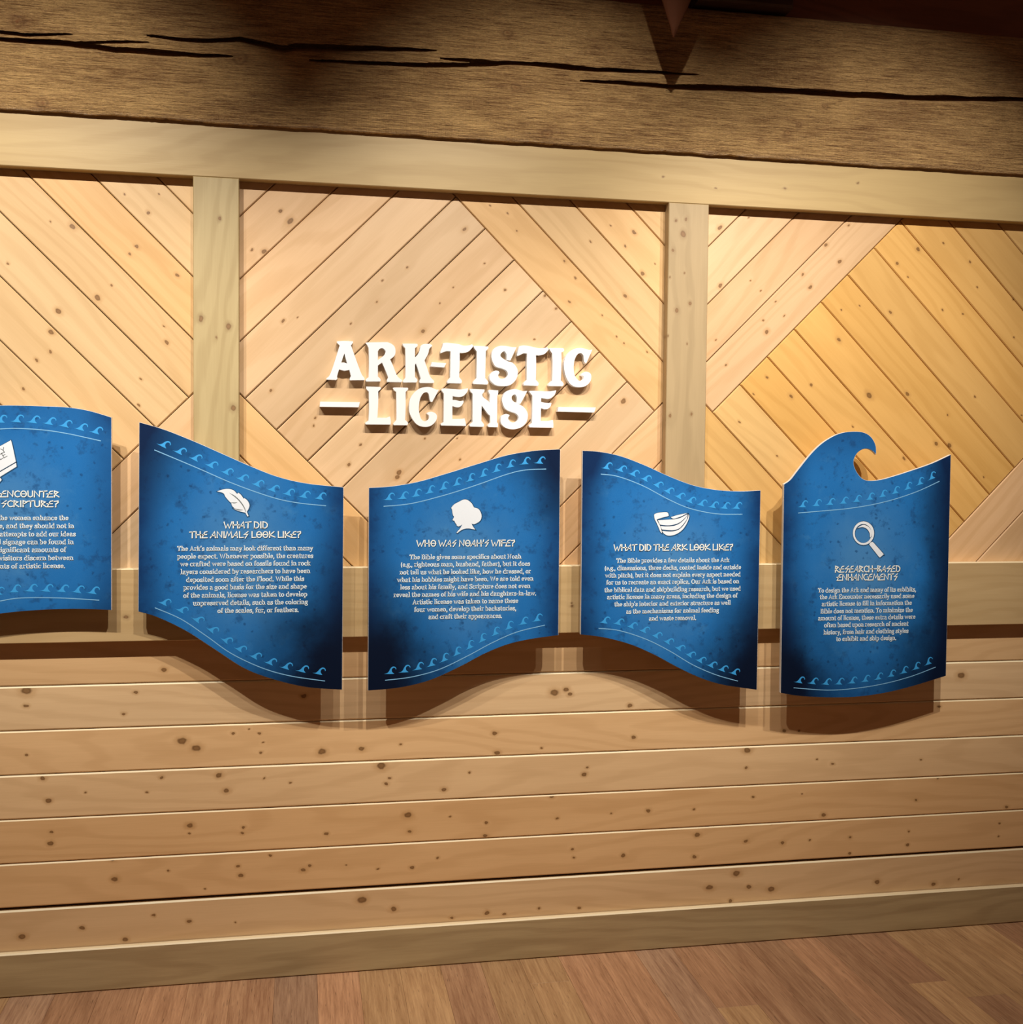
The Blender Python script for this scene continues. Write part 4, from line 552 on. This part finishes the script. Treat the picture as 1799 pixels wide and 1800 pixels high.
g('h', 5.5, [(1.3, at), (1.3, b0)], [(.3, at), (1.3, at)], sf(1.3, b0), [(1.3, 3.6)]+arc(2.9, 3.3, 1.3, 1.4, 130, 10, 5)+[(4.2, b0)], sf(4.2, b0))
g('i', 2.7, [(.4, xt), (1.4, xt), (1.4, b0)], sf(1.4, b0), [(1.3, 6.3), (1.3, 7.2)])
g('k', 5.3, [(1.3, at), (1.3, b0)], [(.3, at), (1.3, at)], sf(1.3, b0), [(4.2, xt), (1.6, 2.5)], [(2.3, 3.0), (4.4, b0)], sf(4.4, b0, .8), sf(4.0, xt, .9))
g('l', 2.7, [(.4, at), (1.4, at), (1.4, b0)], sf(1.4, b0))
g('m', 8.2, [(.3, xt), (1.3, xt), (1.3, b0)], sf(1.3, b0), [(1.3, 3.6)]+arc(2.8, 3.3, 1.2, 1.4, 130, 10, 5)+[(4.0, b0)], sf(4.0, b0), [(4.0, 3.6)]+arc(5.5, 3.3, 1.2, 1.4, 130, 10, 5)+[(6.8, b0)], sf(6.8, b0))
g('n', 5.5, [(.3, xt), (1.3, xt), (1.3, b0)], sf(1.3, b0), [(1.3, 3.6)]+arc(2.9, 3.3, 1.3, 1.4, 130, 10, 5)+[(4.2, b0)], sf(4.2, b0))
g('o', 4.9, arc(2.45, 2.5, 1.7, 2.2, 0, 360, 14))
g('p', 5.2, [(.3, xt), (1.3, xt), (1.3, -2.0)], sf(1.3, -2.0), arc(2.8, 2.5, 1.6, 2.2, 160, -160, 12))
g('q', 5.2, [(3.9, xt), (3.9, -2.0)], sf(3.9, -2), arc(2.4, 2.5, 1.6, 2.2, 20, 340, 12))
g('r', 3.9, [(.3, xt), (1.3, xt), (1.3, b0)], sf(1.4, b0, 1.2), [(1.3, 3.4), (2.2, 4.5), (3.5, 4.6)])
g('s', 4.1, [(3.4, 3.6), (3.3, 4.4), (2.0, 4.7), (.9, 4.1), (.9, 3.3), (2.0, 2.7), (3.2, 2.2), (3.4, 1.2), (2.5, .3), (1.2, .3), (.6, .8), (.6, 1.6)])
g('t', 3.5, [(1.5, 6.3), (1.5, 1.2), (2.0, .3), (3.2, .5)], [(.3, xt), (3.0, xt)])
g('u', 5.4, [(.2, xt), (1.2, xt), (1.2, 1.4), (1.9, .3), (3.0, .3), (3.9, 1.2)], [(3.0, xt), (3.9, xt), (3.9, b0), (5.0, b0)])
g('v', 4.9, [(.8, xt), (2.4, .3), (4.0, xt)], sf(.8, xt, .9), sf(4.0, xt, .9))
g('w', 7.1, [(.8, xt), (2.2, .4), (3.5, 4.4), (4.8, .4), (6.2, xt)], sf(.8, xt, .9), sf(6.2, xt, .9))
g('x', 4.9, [(.8, xt), (4.1, b0)], [(4.0, xt), (.8, b0)], sf(.8, xt, .8), sf(4.0, xt, .8), sf(.8, b0, .8), sf(4.1, b0, .8))
g('y', 4.9, [(.8, xt), (2.5, .5)], [(4.1, xt), (2.3, -.8), (1.4, -2.0), (.4, -1.8)], sf(.8, xt, .9), sf(4.1, xt, .8))
g('z', 4.3, [(.6, 3.8), (.6, xt), (3.5, xt), (.6, b0), (3.7, b0), (3.7, 1.3)])
g('A', 6.6, [(1.0, b0), (3.2, ct), (5.5, b0)], [(1.9, 2.4), (4.6, 2.4)], sf(1.0, b0, .9), sf(5.5, b0, .9))
g('B', 6.0, [(1.4, ct), (1.4, b0)], [(.4, ct), (3.3, ct), (4.6, 6.1), (4.5, 4.4), (3.3, 3.8), (1.4, 3.8)], [(3.3, 3.8), (5.0, 3.0), (5.0, 1.1), (3.5, b0), (.4, b0)])
g('E', 5.6, [(1.4, ct), (1.4, b0)], [(.4, ct), (4.7, ct), (4.7, 5.6)], [(1.4, 3.7), (3.7, 3.7)], [(.4, b0), (5.0, b0), (5.0, 1.6)])
g('F', 5.3, [(1.4, ct), (1.4, b0)], [(.4, ct), (4.7, ct), (4.7, 5.5)], [(1.4, 3.6), (3.8, 3.6)], sf(1.4, b0, 1.2))
g('N', 6.9, [(1.3, b0), (1.3, ct), (5.3, b0), (5.3, ct)], sf(1.3, b0), sf(1.0, ct, .8), sf(5.3, ct))
g('O', 6.8, arc(3.3, 3.6, 2.6, 3.3, 0, 360, 16))
g('S', 5.0, [(4.2, 5.3), (4.1, 6.4), (2.6, 6.9), (1.0, 6.2), (1.0, 4.8), (2.5, 3.9), (4.1, 3.0), (4.2, 1.4), (3.0, .3), (1.5, .3), (.7, .9), (.7, 2.0)])
g('T', 6.0, [(.6, 5.5), (.6, ct), (5.2, ct), (5.2, 5.5)], [(2.9, ct), (2.9, b0)], sf(2.9, b0, 1.2))
g('W', 9.0, [(1.0, ct), (2.8, .4), (4.4, 6.2), (6.1, .4), (7.9, ct)], sf(1.0, ct, .9), sf(7.9, ct, .9))
g('.', 2.1, [(.9, 0), (.9, 1.0)])
g(',', 2.2, [(1.1, .9), (.7, -1.3)])
g("'", 1.9, [(.9, 7.3), (.8, 5.6)])
g('-', 3.4, [(.5, 2.6), (2.9, 2.6)])
g('(', 2.9, arc(3.4, 2.8, 2.3, 4.6, 130, 230, 6))
g(')', 2.9, arc(-.5, 2.8, 2.3, 4.6, 50, -50, 6))
# heading alphabet: hand-cut angular capitals
HD = {}
def h(ch, adv, *st): HD[ch] = (adv, list(st))
h(' ', 2.6)
h('A', 6.2, [(-.2, 0), (4.2, 7), (5.0, 0)], [(1.2, 2.3), (4.6, 2.5)])
h('B', 5.4, [(.8, 0), (.8, 7), (4.2, 6.2), (1.6, 3.9), (4.6, 2.2), (.2, 0)])
h('C', 5.4, [(5.0, 6.2), (3.2, 7), (1.0, 5.6), (.5, 3.2), (1.4, .9), (3.2, .1), (5.2, .9)])
h('D', 6.0, [(.8, 0), (.8, 7), (3.6, 6.4), (5.3, 4.2), (4.9, 1.6), (3.2, .1), (.3, 0)])
h('E', 6.2, [(5.4, 6.9), (3.0, 6.4), (.2, .1), (5.6, .2)], [(-.4, 3.6), (5.0, 3.7)])
h('F', 5.2, [(.9, 0), (.9, 6.6)], [(.3, 6.8), (5.2, 6.9)], [(.2, 3.6), (4.4, 3.8)])
h('H', 6.8, [(.9, 0), (.9, 7)], [(5.4, -.1), (5.0, 7.1)], [(.2, 3.4), (6.8, 3.6)])
h('I', 2.4, [(1.1, 0), (1.1, 7)])
h('K', 6.6, [(.9, 0), (.9, 7)], [(5.6, 6.8), (1.2, 3.0), (6.8, .6)])
h('L', 5.0, [(.9, 7), (.9, .2), (5.0, .5)])
h('M', 7.6, [(.2, 0), (2.0, 7), (3.6, 2.2), (6.0, 7), (6.8, 0)])
h('N', 6.6, [(.6, 0), (.8, 6.9), (5.2, .6), (5.6, 7)])
h('O', 6.6, arc(3.2, 3.5, 2.6, 3.4, 0, 360, 10), [(1.8, 3.5), (4.4, 3.5)])
h('P', 5.0, [(.8, 0), (.8, 7), (4.4, 5.6), (.8, 3.0)])
h('R', 5.8, [(.8, 0), (.8, 7), (4.4, 5.6), (1.0, 3.4), (5.2, .1)])
h('S', 5.4, [(4.8, 7), (.6, 3.6), (4.4, 3.9), (1.6, -.4)])
h('T', 5.6, [(-.2, 6.4), (5.8, 7)], [(2.7, 6.6), (2.5, 0)])
h('U', 6.0, [(.7, 7), (.9, 1.2), (2.8, .1), (4.8, 1.2), (5.0, 7)])
h('W', 8.2, [(0, 6.8), (1.8, .1), (3.8, 4.4), (5.2, .1), (7.8, 7)])
h('Y', 5.4, [(.3, 7), (2.6, 3.4), (4.9, 7)], [(2.6, 3.4), (2.5, 0)])
h('?', 4.8, [(.3, 6.2), (3.9, 6.8), (4.0, 5.0), (1.9, 3.4), (1.9, 2.0)], [(1.8, .9), (1.8, -.1)])
h("'", 2.2, [(1.4, 7.4), (.8, 5.2)])
h('-', 4.2, [(-.2, 3.5), (4.2, 3.6)])
def ribbon(pl, wt, wh):
    vs = []; fs = []
    P = [Vector(p) for p in pl]; n = len(P)
    closed = n > 3 and (P[0]-P[-1]).length < 1e-3
    if closed: P = P[:-1]; n -= 1
    if not closed:
        e = (P[0]-P[1]).normalized(); f = (P[-1]-P[-2]).normalized()
        if n == 2 or True: P[0] = P[0]+e*wh*0.35; P[-1] = P[-1]+f*wh*0.35
    for i in range(n):
        if closed: a, c = P[i-1], P[(i+1) % n]
        else: a, c = P[max(i-1, 0)], P[min(i+1, n-1)]
        b = P[i]
        d1 = (b-a).normalized() if (b-a).length > 1e-6 else None; d2 = (c-b).normalized() if (c-b).length > 1e-6 else None
        d1 = d1 or d2; d2 = d2 or d1
        t = (d1+d2); t = t.normalized() if t.length > .2 else d2
        nrm = Vector((-t.y, t.x)); k = 1/max(0.55, abs(nrm.dot(Vector((-d2.y, d2.x)))))
        ww = wt+(wh-wt)*abs(t.x)
        vs += [b+nrm*ww*.5*k, b-nrm*ww*.5*k]
    m_ = n if closed else n-1
    for i in range(m_):
        j = (i+1) % n; fs.append((2*i, 2*i+1, 2*j+1, 2*j))
    return vs, fs
def textmesh(lines, font, y, wt, wh, ox, oz, dx=0.0, dz=0.0):
    """lines: (text, x0, x1, base z, unit size); each line is set to its measured width"""
    V, F = [], []
    for txt, x0, x1, z0, u in lines:
        tot = sum(font.get(c, font[' '])[0] for c in txt)
        sx = (x1-x0)/tot; x = 0
        for c in txt:
            adv, sts = font.get(c, font[' '])
            for pl in sts:
                k = u/sx   # keep stroke weight even when a line is squeezed
                vs, fs = ribbon([(p[0]/k, p[1]) for p in pl], wt*min(1.0, 1.02/k), wh)
                n = len(V)
                V += [(x0+x*sx+v.x*u-ox+dx, y, z0+v.y*u-oz+dz) for v in vs]; F += [tuple(n+i for i in f) for f in fs]
            x += adv
    me = mesh('print', V, F)
    # faces towards the room
    me.update(); fl_ = [p.index for p in me.polygons if p.normal.y > 0]
    if fl_:
        b = bmesh.new(); b.from_mesh(me); b.faces.ensure_lookup_table()
        bmesh.ops.reverse_faces(b, faces=[b.faces[i] for i in fl_]); b.to_mesh(me); b.free()
    return me
# ---------------------------------------------------------------- the blue wave-shaped panels
def ink(name, col, rough=0.5): return plain(name, col, rough, 0.3)
M_core = ink('panel_white_core', (0.80, 0.77, 0.74)); M_text = ink('ink_body', (0.86, 0.96, 1.0)); M_shadow = ink('ink_shadow', (0.012, 0.07, 0.17))
M_head = ink('ink_heading', (0.92, 0.95, 0.90)); M_wave = ink('ink_wave_blue', (0.045, 0.36, 0.80)); M_rule = ink('ink_rule', (0.24, 0.52, 0.80))
M_icon = ink('ink_icon', (0.84, 0.89, 0.95)); M_grey = ink('ink_grey', (0.16, 0.18, 0.18)); M_wave2 = ink('ink_wave_deep', (0.03, 0.22, 0.56))
M_steel = plain('standoff_steel', (0.4, 0.38, 0.36), 0.35, 0.5, 1.0)
def panelmat(w_, h_, spots, edge):
    """printed blue ground: mottled, darker printed border; spots = (u, v, radius, strength) near-black corners"""
    t = NT('panel_blue_print'); P = t.n('ShaderNodeTexCoord').outputs['Object']
    sp = t.n('ShaderNodeSeparateXYZ', {0: P}); oi = t.n('ShaderNodeObjectInfo').outputs['Random']
    u = t.math('DIVIDE', sp.outputs[0], w_/2); v = t.math('MULTIPLY_ADD', sp.outputs[2], 2/h_, -1.0)
    Q = t.vm('ADD', P, t.n('ShaderNodeCombineXYZ', {0: t.math('MULTIPLY', oi, 9.0), 1: 0.0, 2: t.math('MULTIPLY', oi, 5.0)}).outputs[0])
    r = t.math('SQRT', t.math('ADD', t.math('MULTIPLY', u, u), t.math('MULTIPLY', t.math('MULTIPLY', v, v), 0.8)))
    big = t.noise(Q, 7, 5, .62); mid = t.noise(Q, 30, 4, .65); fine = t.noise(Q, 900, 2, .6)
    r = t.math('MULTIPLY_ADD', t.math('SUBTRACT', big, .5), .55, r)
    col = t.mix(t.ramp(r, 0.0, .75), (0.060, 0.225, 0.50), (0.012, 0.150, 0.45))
    ex = t.ramp(t.math('ABSOLUTE', u), .62, 1.04); ev = t.ramp(t.math('ABSOLUTE', v), .62, 1.05)
    e_ = t.math('MULTIPLY', t.math('ADD', ex, t.math('MULTIPLY', ev, .55)), edge, clamp=True)
    e_ = t.math('MULTIPLY', e_, t.math('MULTIPLY_ADD', big, 1.1, .45), clamp=True)
    E_ = e_
    bl = t.ramp(mid, .53, .70); col = t.mix(t.math('MULTIPLY', bl, .62), col, (0.008, 0.06, 0.20))
    lt = t.ramp(t.noise(Q, 16, 5, .65), .55, .8); col = t.mix(t.math('MULTIPLY', lt, .28), col, (0.09, 0.30, 0.56))
    vo = t.n('ShaderNodeTexVoronoi', {'Vector': Q, 'Scale': 34.0}); ds = t.math('SUBTRACT', 1.0, t.ramp(t.math('MULTIPLY_ADD', t.math('SUBTRACT', t.noise(Q, 140, 2), .5), .35, vo.outputs['Distance']), .08, .2))
    rr = t.n('ShaderNodeSeparateColor', {0: vo.outputs['Color']}).outputs[0]; ds = t.math('MULTIPLY', ds, t.math('LESS_THAN', rr, .55)); col = t.mix(t.math('MULTIPLY', ds, .65), col, (0.005, 0.045, 0.16))
    col = t.mix(t.math('MULTIPLY', t.math('SUBTRACT', fine, .35), .35, clamp=True), col, (0.10, 0.30, 0.55))
    col = t.mix(E_, col, (0.004, 0.028, 0.11))
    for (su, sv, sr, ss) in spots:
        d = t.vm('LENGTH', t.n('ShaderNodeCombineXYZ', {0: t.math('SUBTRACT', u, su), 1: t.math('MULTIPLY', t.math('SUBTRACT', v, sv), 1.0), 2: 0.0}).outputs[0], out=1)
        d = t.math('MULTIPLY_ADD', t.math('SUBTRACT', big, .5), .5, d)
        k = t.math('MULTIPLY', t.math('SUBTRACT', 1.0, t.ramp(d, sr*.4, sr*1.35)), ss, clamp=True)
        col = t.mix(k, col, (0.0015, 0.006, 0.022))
    t.set('Base Color', col); t.set('Roughness', .6); t.set('Specular IOR Level', .12)
    return t.m
WAVE = [(-.02, .10, 1), (.22, .13), (.40, .30), (.54, .58), (.72, .78), (.92, .76), (1.04, .56), (1.0, .42, 1), (.97, .56), (.86, .66), (.72, .60), (.65, .42), (.68, .22), (.84, .0, 1), (.45, .03)]
wave_me = {}
def polyat(pl, s):
    L = [0]
    for a, b in zip(pl, pl[1:]): L.append(L[-1]+math.hypot(b[0]-a[0], b[1]-a[1]))
    d = s*L[-1]
    for i in range(len(pl)-1):
        if d <= L[i+1]+1e-9:
            t = (d-L[i])/(L[i+1]-L[i]); a, b = pl[i], pl[i+1]
            return (a[0]+(b[0]-a[0])*t, a[1]+(b[1]-a[1])*t), math.atan2(b[1]-a[1], b[0]-a[0])
SPEC = [
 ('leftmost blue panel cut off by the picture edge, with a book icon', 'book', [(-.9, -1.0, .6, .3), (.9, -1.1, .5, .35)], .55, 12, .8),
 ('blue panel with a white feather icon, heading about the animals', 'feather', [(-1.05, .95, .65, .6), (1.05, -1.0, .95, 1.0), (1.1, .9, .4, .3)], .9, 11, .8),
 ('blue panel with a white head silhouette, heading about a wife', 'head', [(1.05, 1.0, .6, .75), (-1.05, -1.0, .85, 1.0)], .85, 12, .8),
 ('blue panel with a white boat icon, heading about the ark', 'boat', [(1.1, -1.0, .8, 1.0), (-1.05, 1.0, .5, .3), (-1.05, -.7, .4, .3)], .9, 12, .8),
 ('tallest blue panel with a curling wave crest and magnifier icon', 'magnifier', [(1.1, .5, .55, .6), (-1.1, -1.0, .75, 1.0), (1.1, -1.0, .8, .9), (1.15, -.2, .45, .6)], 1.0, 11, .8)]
PF = -0.0905
for P_, (lab, icon, spots, edge, nw, ws) in zip(PANELS, SPEC):
    top = spline(P_['top'], 6, False); bot = spline(P_['bot'], 6, False)
    outl = clean(top+bot[::-1], 1e-5)
    x0, x1 = min(p[0] for p in outl), max(p[0] for p in outl); z0, z1 = min(p[1] for p in outl), max(p[1] for p in outl)
    cx = (x0+x1)/2; W_, H_ = x1-x0, z1-z0
    root = link('wave_panel', None, None, None, (cx, 0, z0)); tag(root, lab, 'panel', 'blue wave-shaped information panels on the wall')
    link('panel_core', tess([outl], PF+0.0006, PF+0.0125, 'core', (cx, z0)), M_core, root)
    face = inset(outl, 0.0007)
    link('print_face', tess([face], PF, PF+0.0005, 'face', (cx, z0)), panelmat(W_, H_, spots, edge), root)
    for sx in (x0+.09, x1-.09):
        for fz in (.3, .7):
            tz = [p for p in top if abs(p[0]-sx) < .05]; bz = [p for p in bot if abs(p[0]-sx) < .05]
            zt = min(p[1] for p in tz); zb = max(p[1] for p in bz); z = zb+(zt-zb)*fz
            yb = RY if 1.03 < z < 1.26 else 0.0
            vs, fs = [], []
            for yy in (PF+.0125, yb-.0004):
                for k in range(12): vs.append((sx-cx+.011*math.cos(k*math.pi/6), yy, z-z0+.011*math.sin(k*math.pi/6)))
            fs = [tuple(range(12)), tuple(range(23, 11, -1))]+[(k, (k+1) % 12, 12+(k+1) % 12, 12+k) for k in range(12)]
            link('standoff', fixn(mesh('standoff', vs, fs)), M_steel, root)
    # rules and little waves
    for rr, deep in ((P_['rt'], False), (P_['rb'], True)):
        pl = spline(rr, 6, False)
        vs, fs = ribbon(pl, .0024, .0024)
        me = mesh('rule', [(v.x-cx, PF-.0004, v.y-z0) for v in vs], [f[::-1] for f in fs]); link('rule_line', me, M_rule, root)
        n = nw
        for k in range(n):
            s = 0.03+(0.93*k/(n-1))
            (px, pz), a = polyat(pl, s)
            sz = .036 if n < 14 else .034
            key = 'w'
            if key not in wave_me:
                wave_me[key] = tess([[(p[0]-.5, p[1]) for p in spline(WAVE, 4)]], 0.0, None, 'wave')
            me = wave_me[key]
            if deep and 'd' not in wave_me: wave_me['d'] = me.copy()
            me2 = wave_me['d'] if deep else me
            if not me2.materials: me2.materials.append(M_wave2 if deep else M_wave)
            hgt = .0165
            o = link('wave_mark', me2, None, root, (px-math.sin(a)*hgt-cx, PF-.0004, pz+math.cos(a)*hgt-z0), (0, -a, 0)); o.scale = (sz, 1, sz*.78)
    # icon
    ic = ICONS[icon]
    def shp(item): return [spline(item[1], 4)]+([spline(item[2], 2)] if item[2] else [])
    V, F, MI = [], [], []
    for lay, yy, mi, grow in ((0, PF-.0003, 1, .0028), (1, PF-.0006, 0, 0)):
        for it in ic:
            if it[0] == 'g': continue
            sh = shp(it)
            if grow:
                sh = [inset(sh[0], -grow*.8)]
                if it[2]: sh.append(inset(spline(it[2], 2), grow*.5))
                sh = [[(p[0]+.0008, p[1]-.0008) for p in q] for q in sh]
            me = tess(sh, yy, None, 't', (cx, z0)); n = len(V)
            V += [tuple(v.co) for v in me.vertices]; F += [tuple(n+i for i in p.vertices) for p in me.polygons]; MI += [mi]*len(me.polygons)
            bpy.data.meshes.remove(me)
    for it in ic:
        if it[0] != 'g': continue
        me = tess(shp(it), PF-.0008, None, 't', (cx, z0)); n = len(V)
        V += [tuple(v.co) for v in me.vertices]; F += [tuple(n+i for i in p.vertices) for p in me.polygons]; MI += [2]*len(me.polygons)
    io = link({'head': 'head_silhouette', 'boat': 'boat_icon', 'feather': 'feather_icon', 'magnifier': 'magnifier_icon', 'book': 'book_icon'}[icon], mesh('icon', V, F, mi=MI), [M_icon, M_shadow, M_grey], root)
    if icon == 'book':
        BV, BF = [], []
        for txt, a, b in BOOKTXT:
            an = math.atan2(b[1]-a[1], b[0]-a[0]); L_ = math.hypot(b[0]-a[0], b[1]-a[1])
            me = textmesh([(txt, 0, L_, 0, .0019)], {**HD, 'O': (6.6, [arc(3.2, 3.5, 2.6, 3.4, 0, 360, 10)]), 'E': (5.2, [[(4.8, 7), (.8, 7), (.8, 0), (5, 0)], [(.8, 3.6), (4, 3.6)]])}, 0, 1.0, .9, 0, 0)
            n = len(BV)
            for v in me.vertices:
                BV.append((a[0]+v.co.x*math.cos(an)-v.co.z*math.sin(an)-cx, PF-.0008, a[1]+v.co.x*math.sin(an)+v.co.z*math.cos(an)-z0))
            BF += [tuple(n+i for i in p.vertices) for p in me.polygons]
        link('book_title', mesh('book_title', BV, BF), M_grey, root)
    # writing
    hl = [(t_, a, b, z, hh/7.0) for t_, a, b, z, hh in P_['head']]
    bl = [(t_, a, b, z, hh/5.0*1.02) for t_, a, b, z, hh in P_['body']]
    link('heading_shadow', textmesh(hl, HD, PF-.0003, 1.9, 1.7, cx, z0, .0010, -.0011), M_shadow, root)
    link('heading', textmesh(hl, HD, PF-.0006, 1.3, 1.05, cx, z0), M_head, root)
    link('text_shadow', textmesh(bl, GL, PF-.0003, 1.45, 1.15, cx, z0, .0005, -.0008), M_shadow, root)
    link('body_text', textmesh(bl, GL, PF-.0006, 1.4, .85, cx, z0), M_text, root)
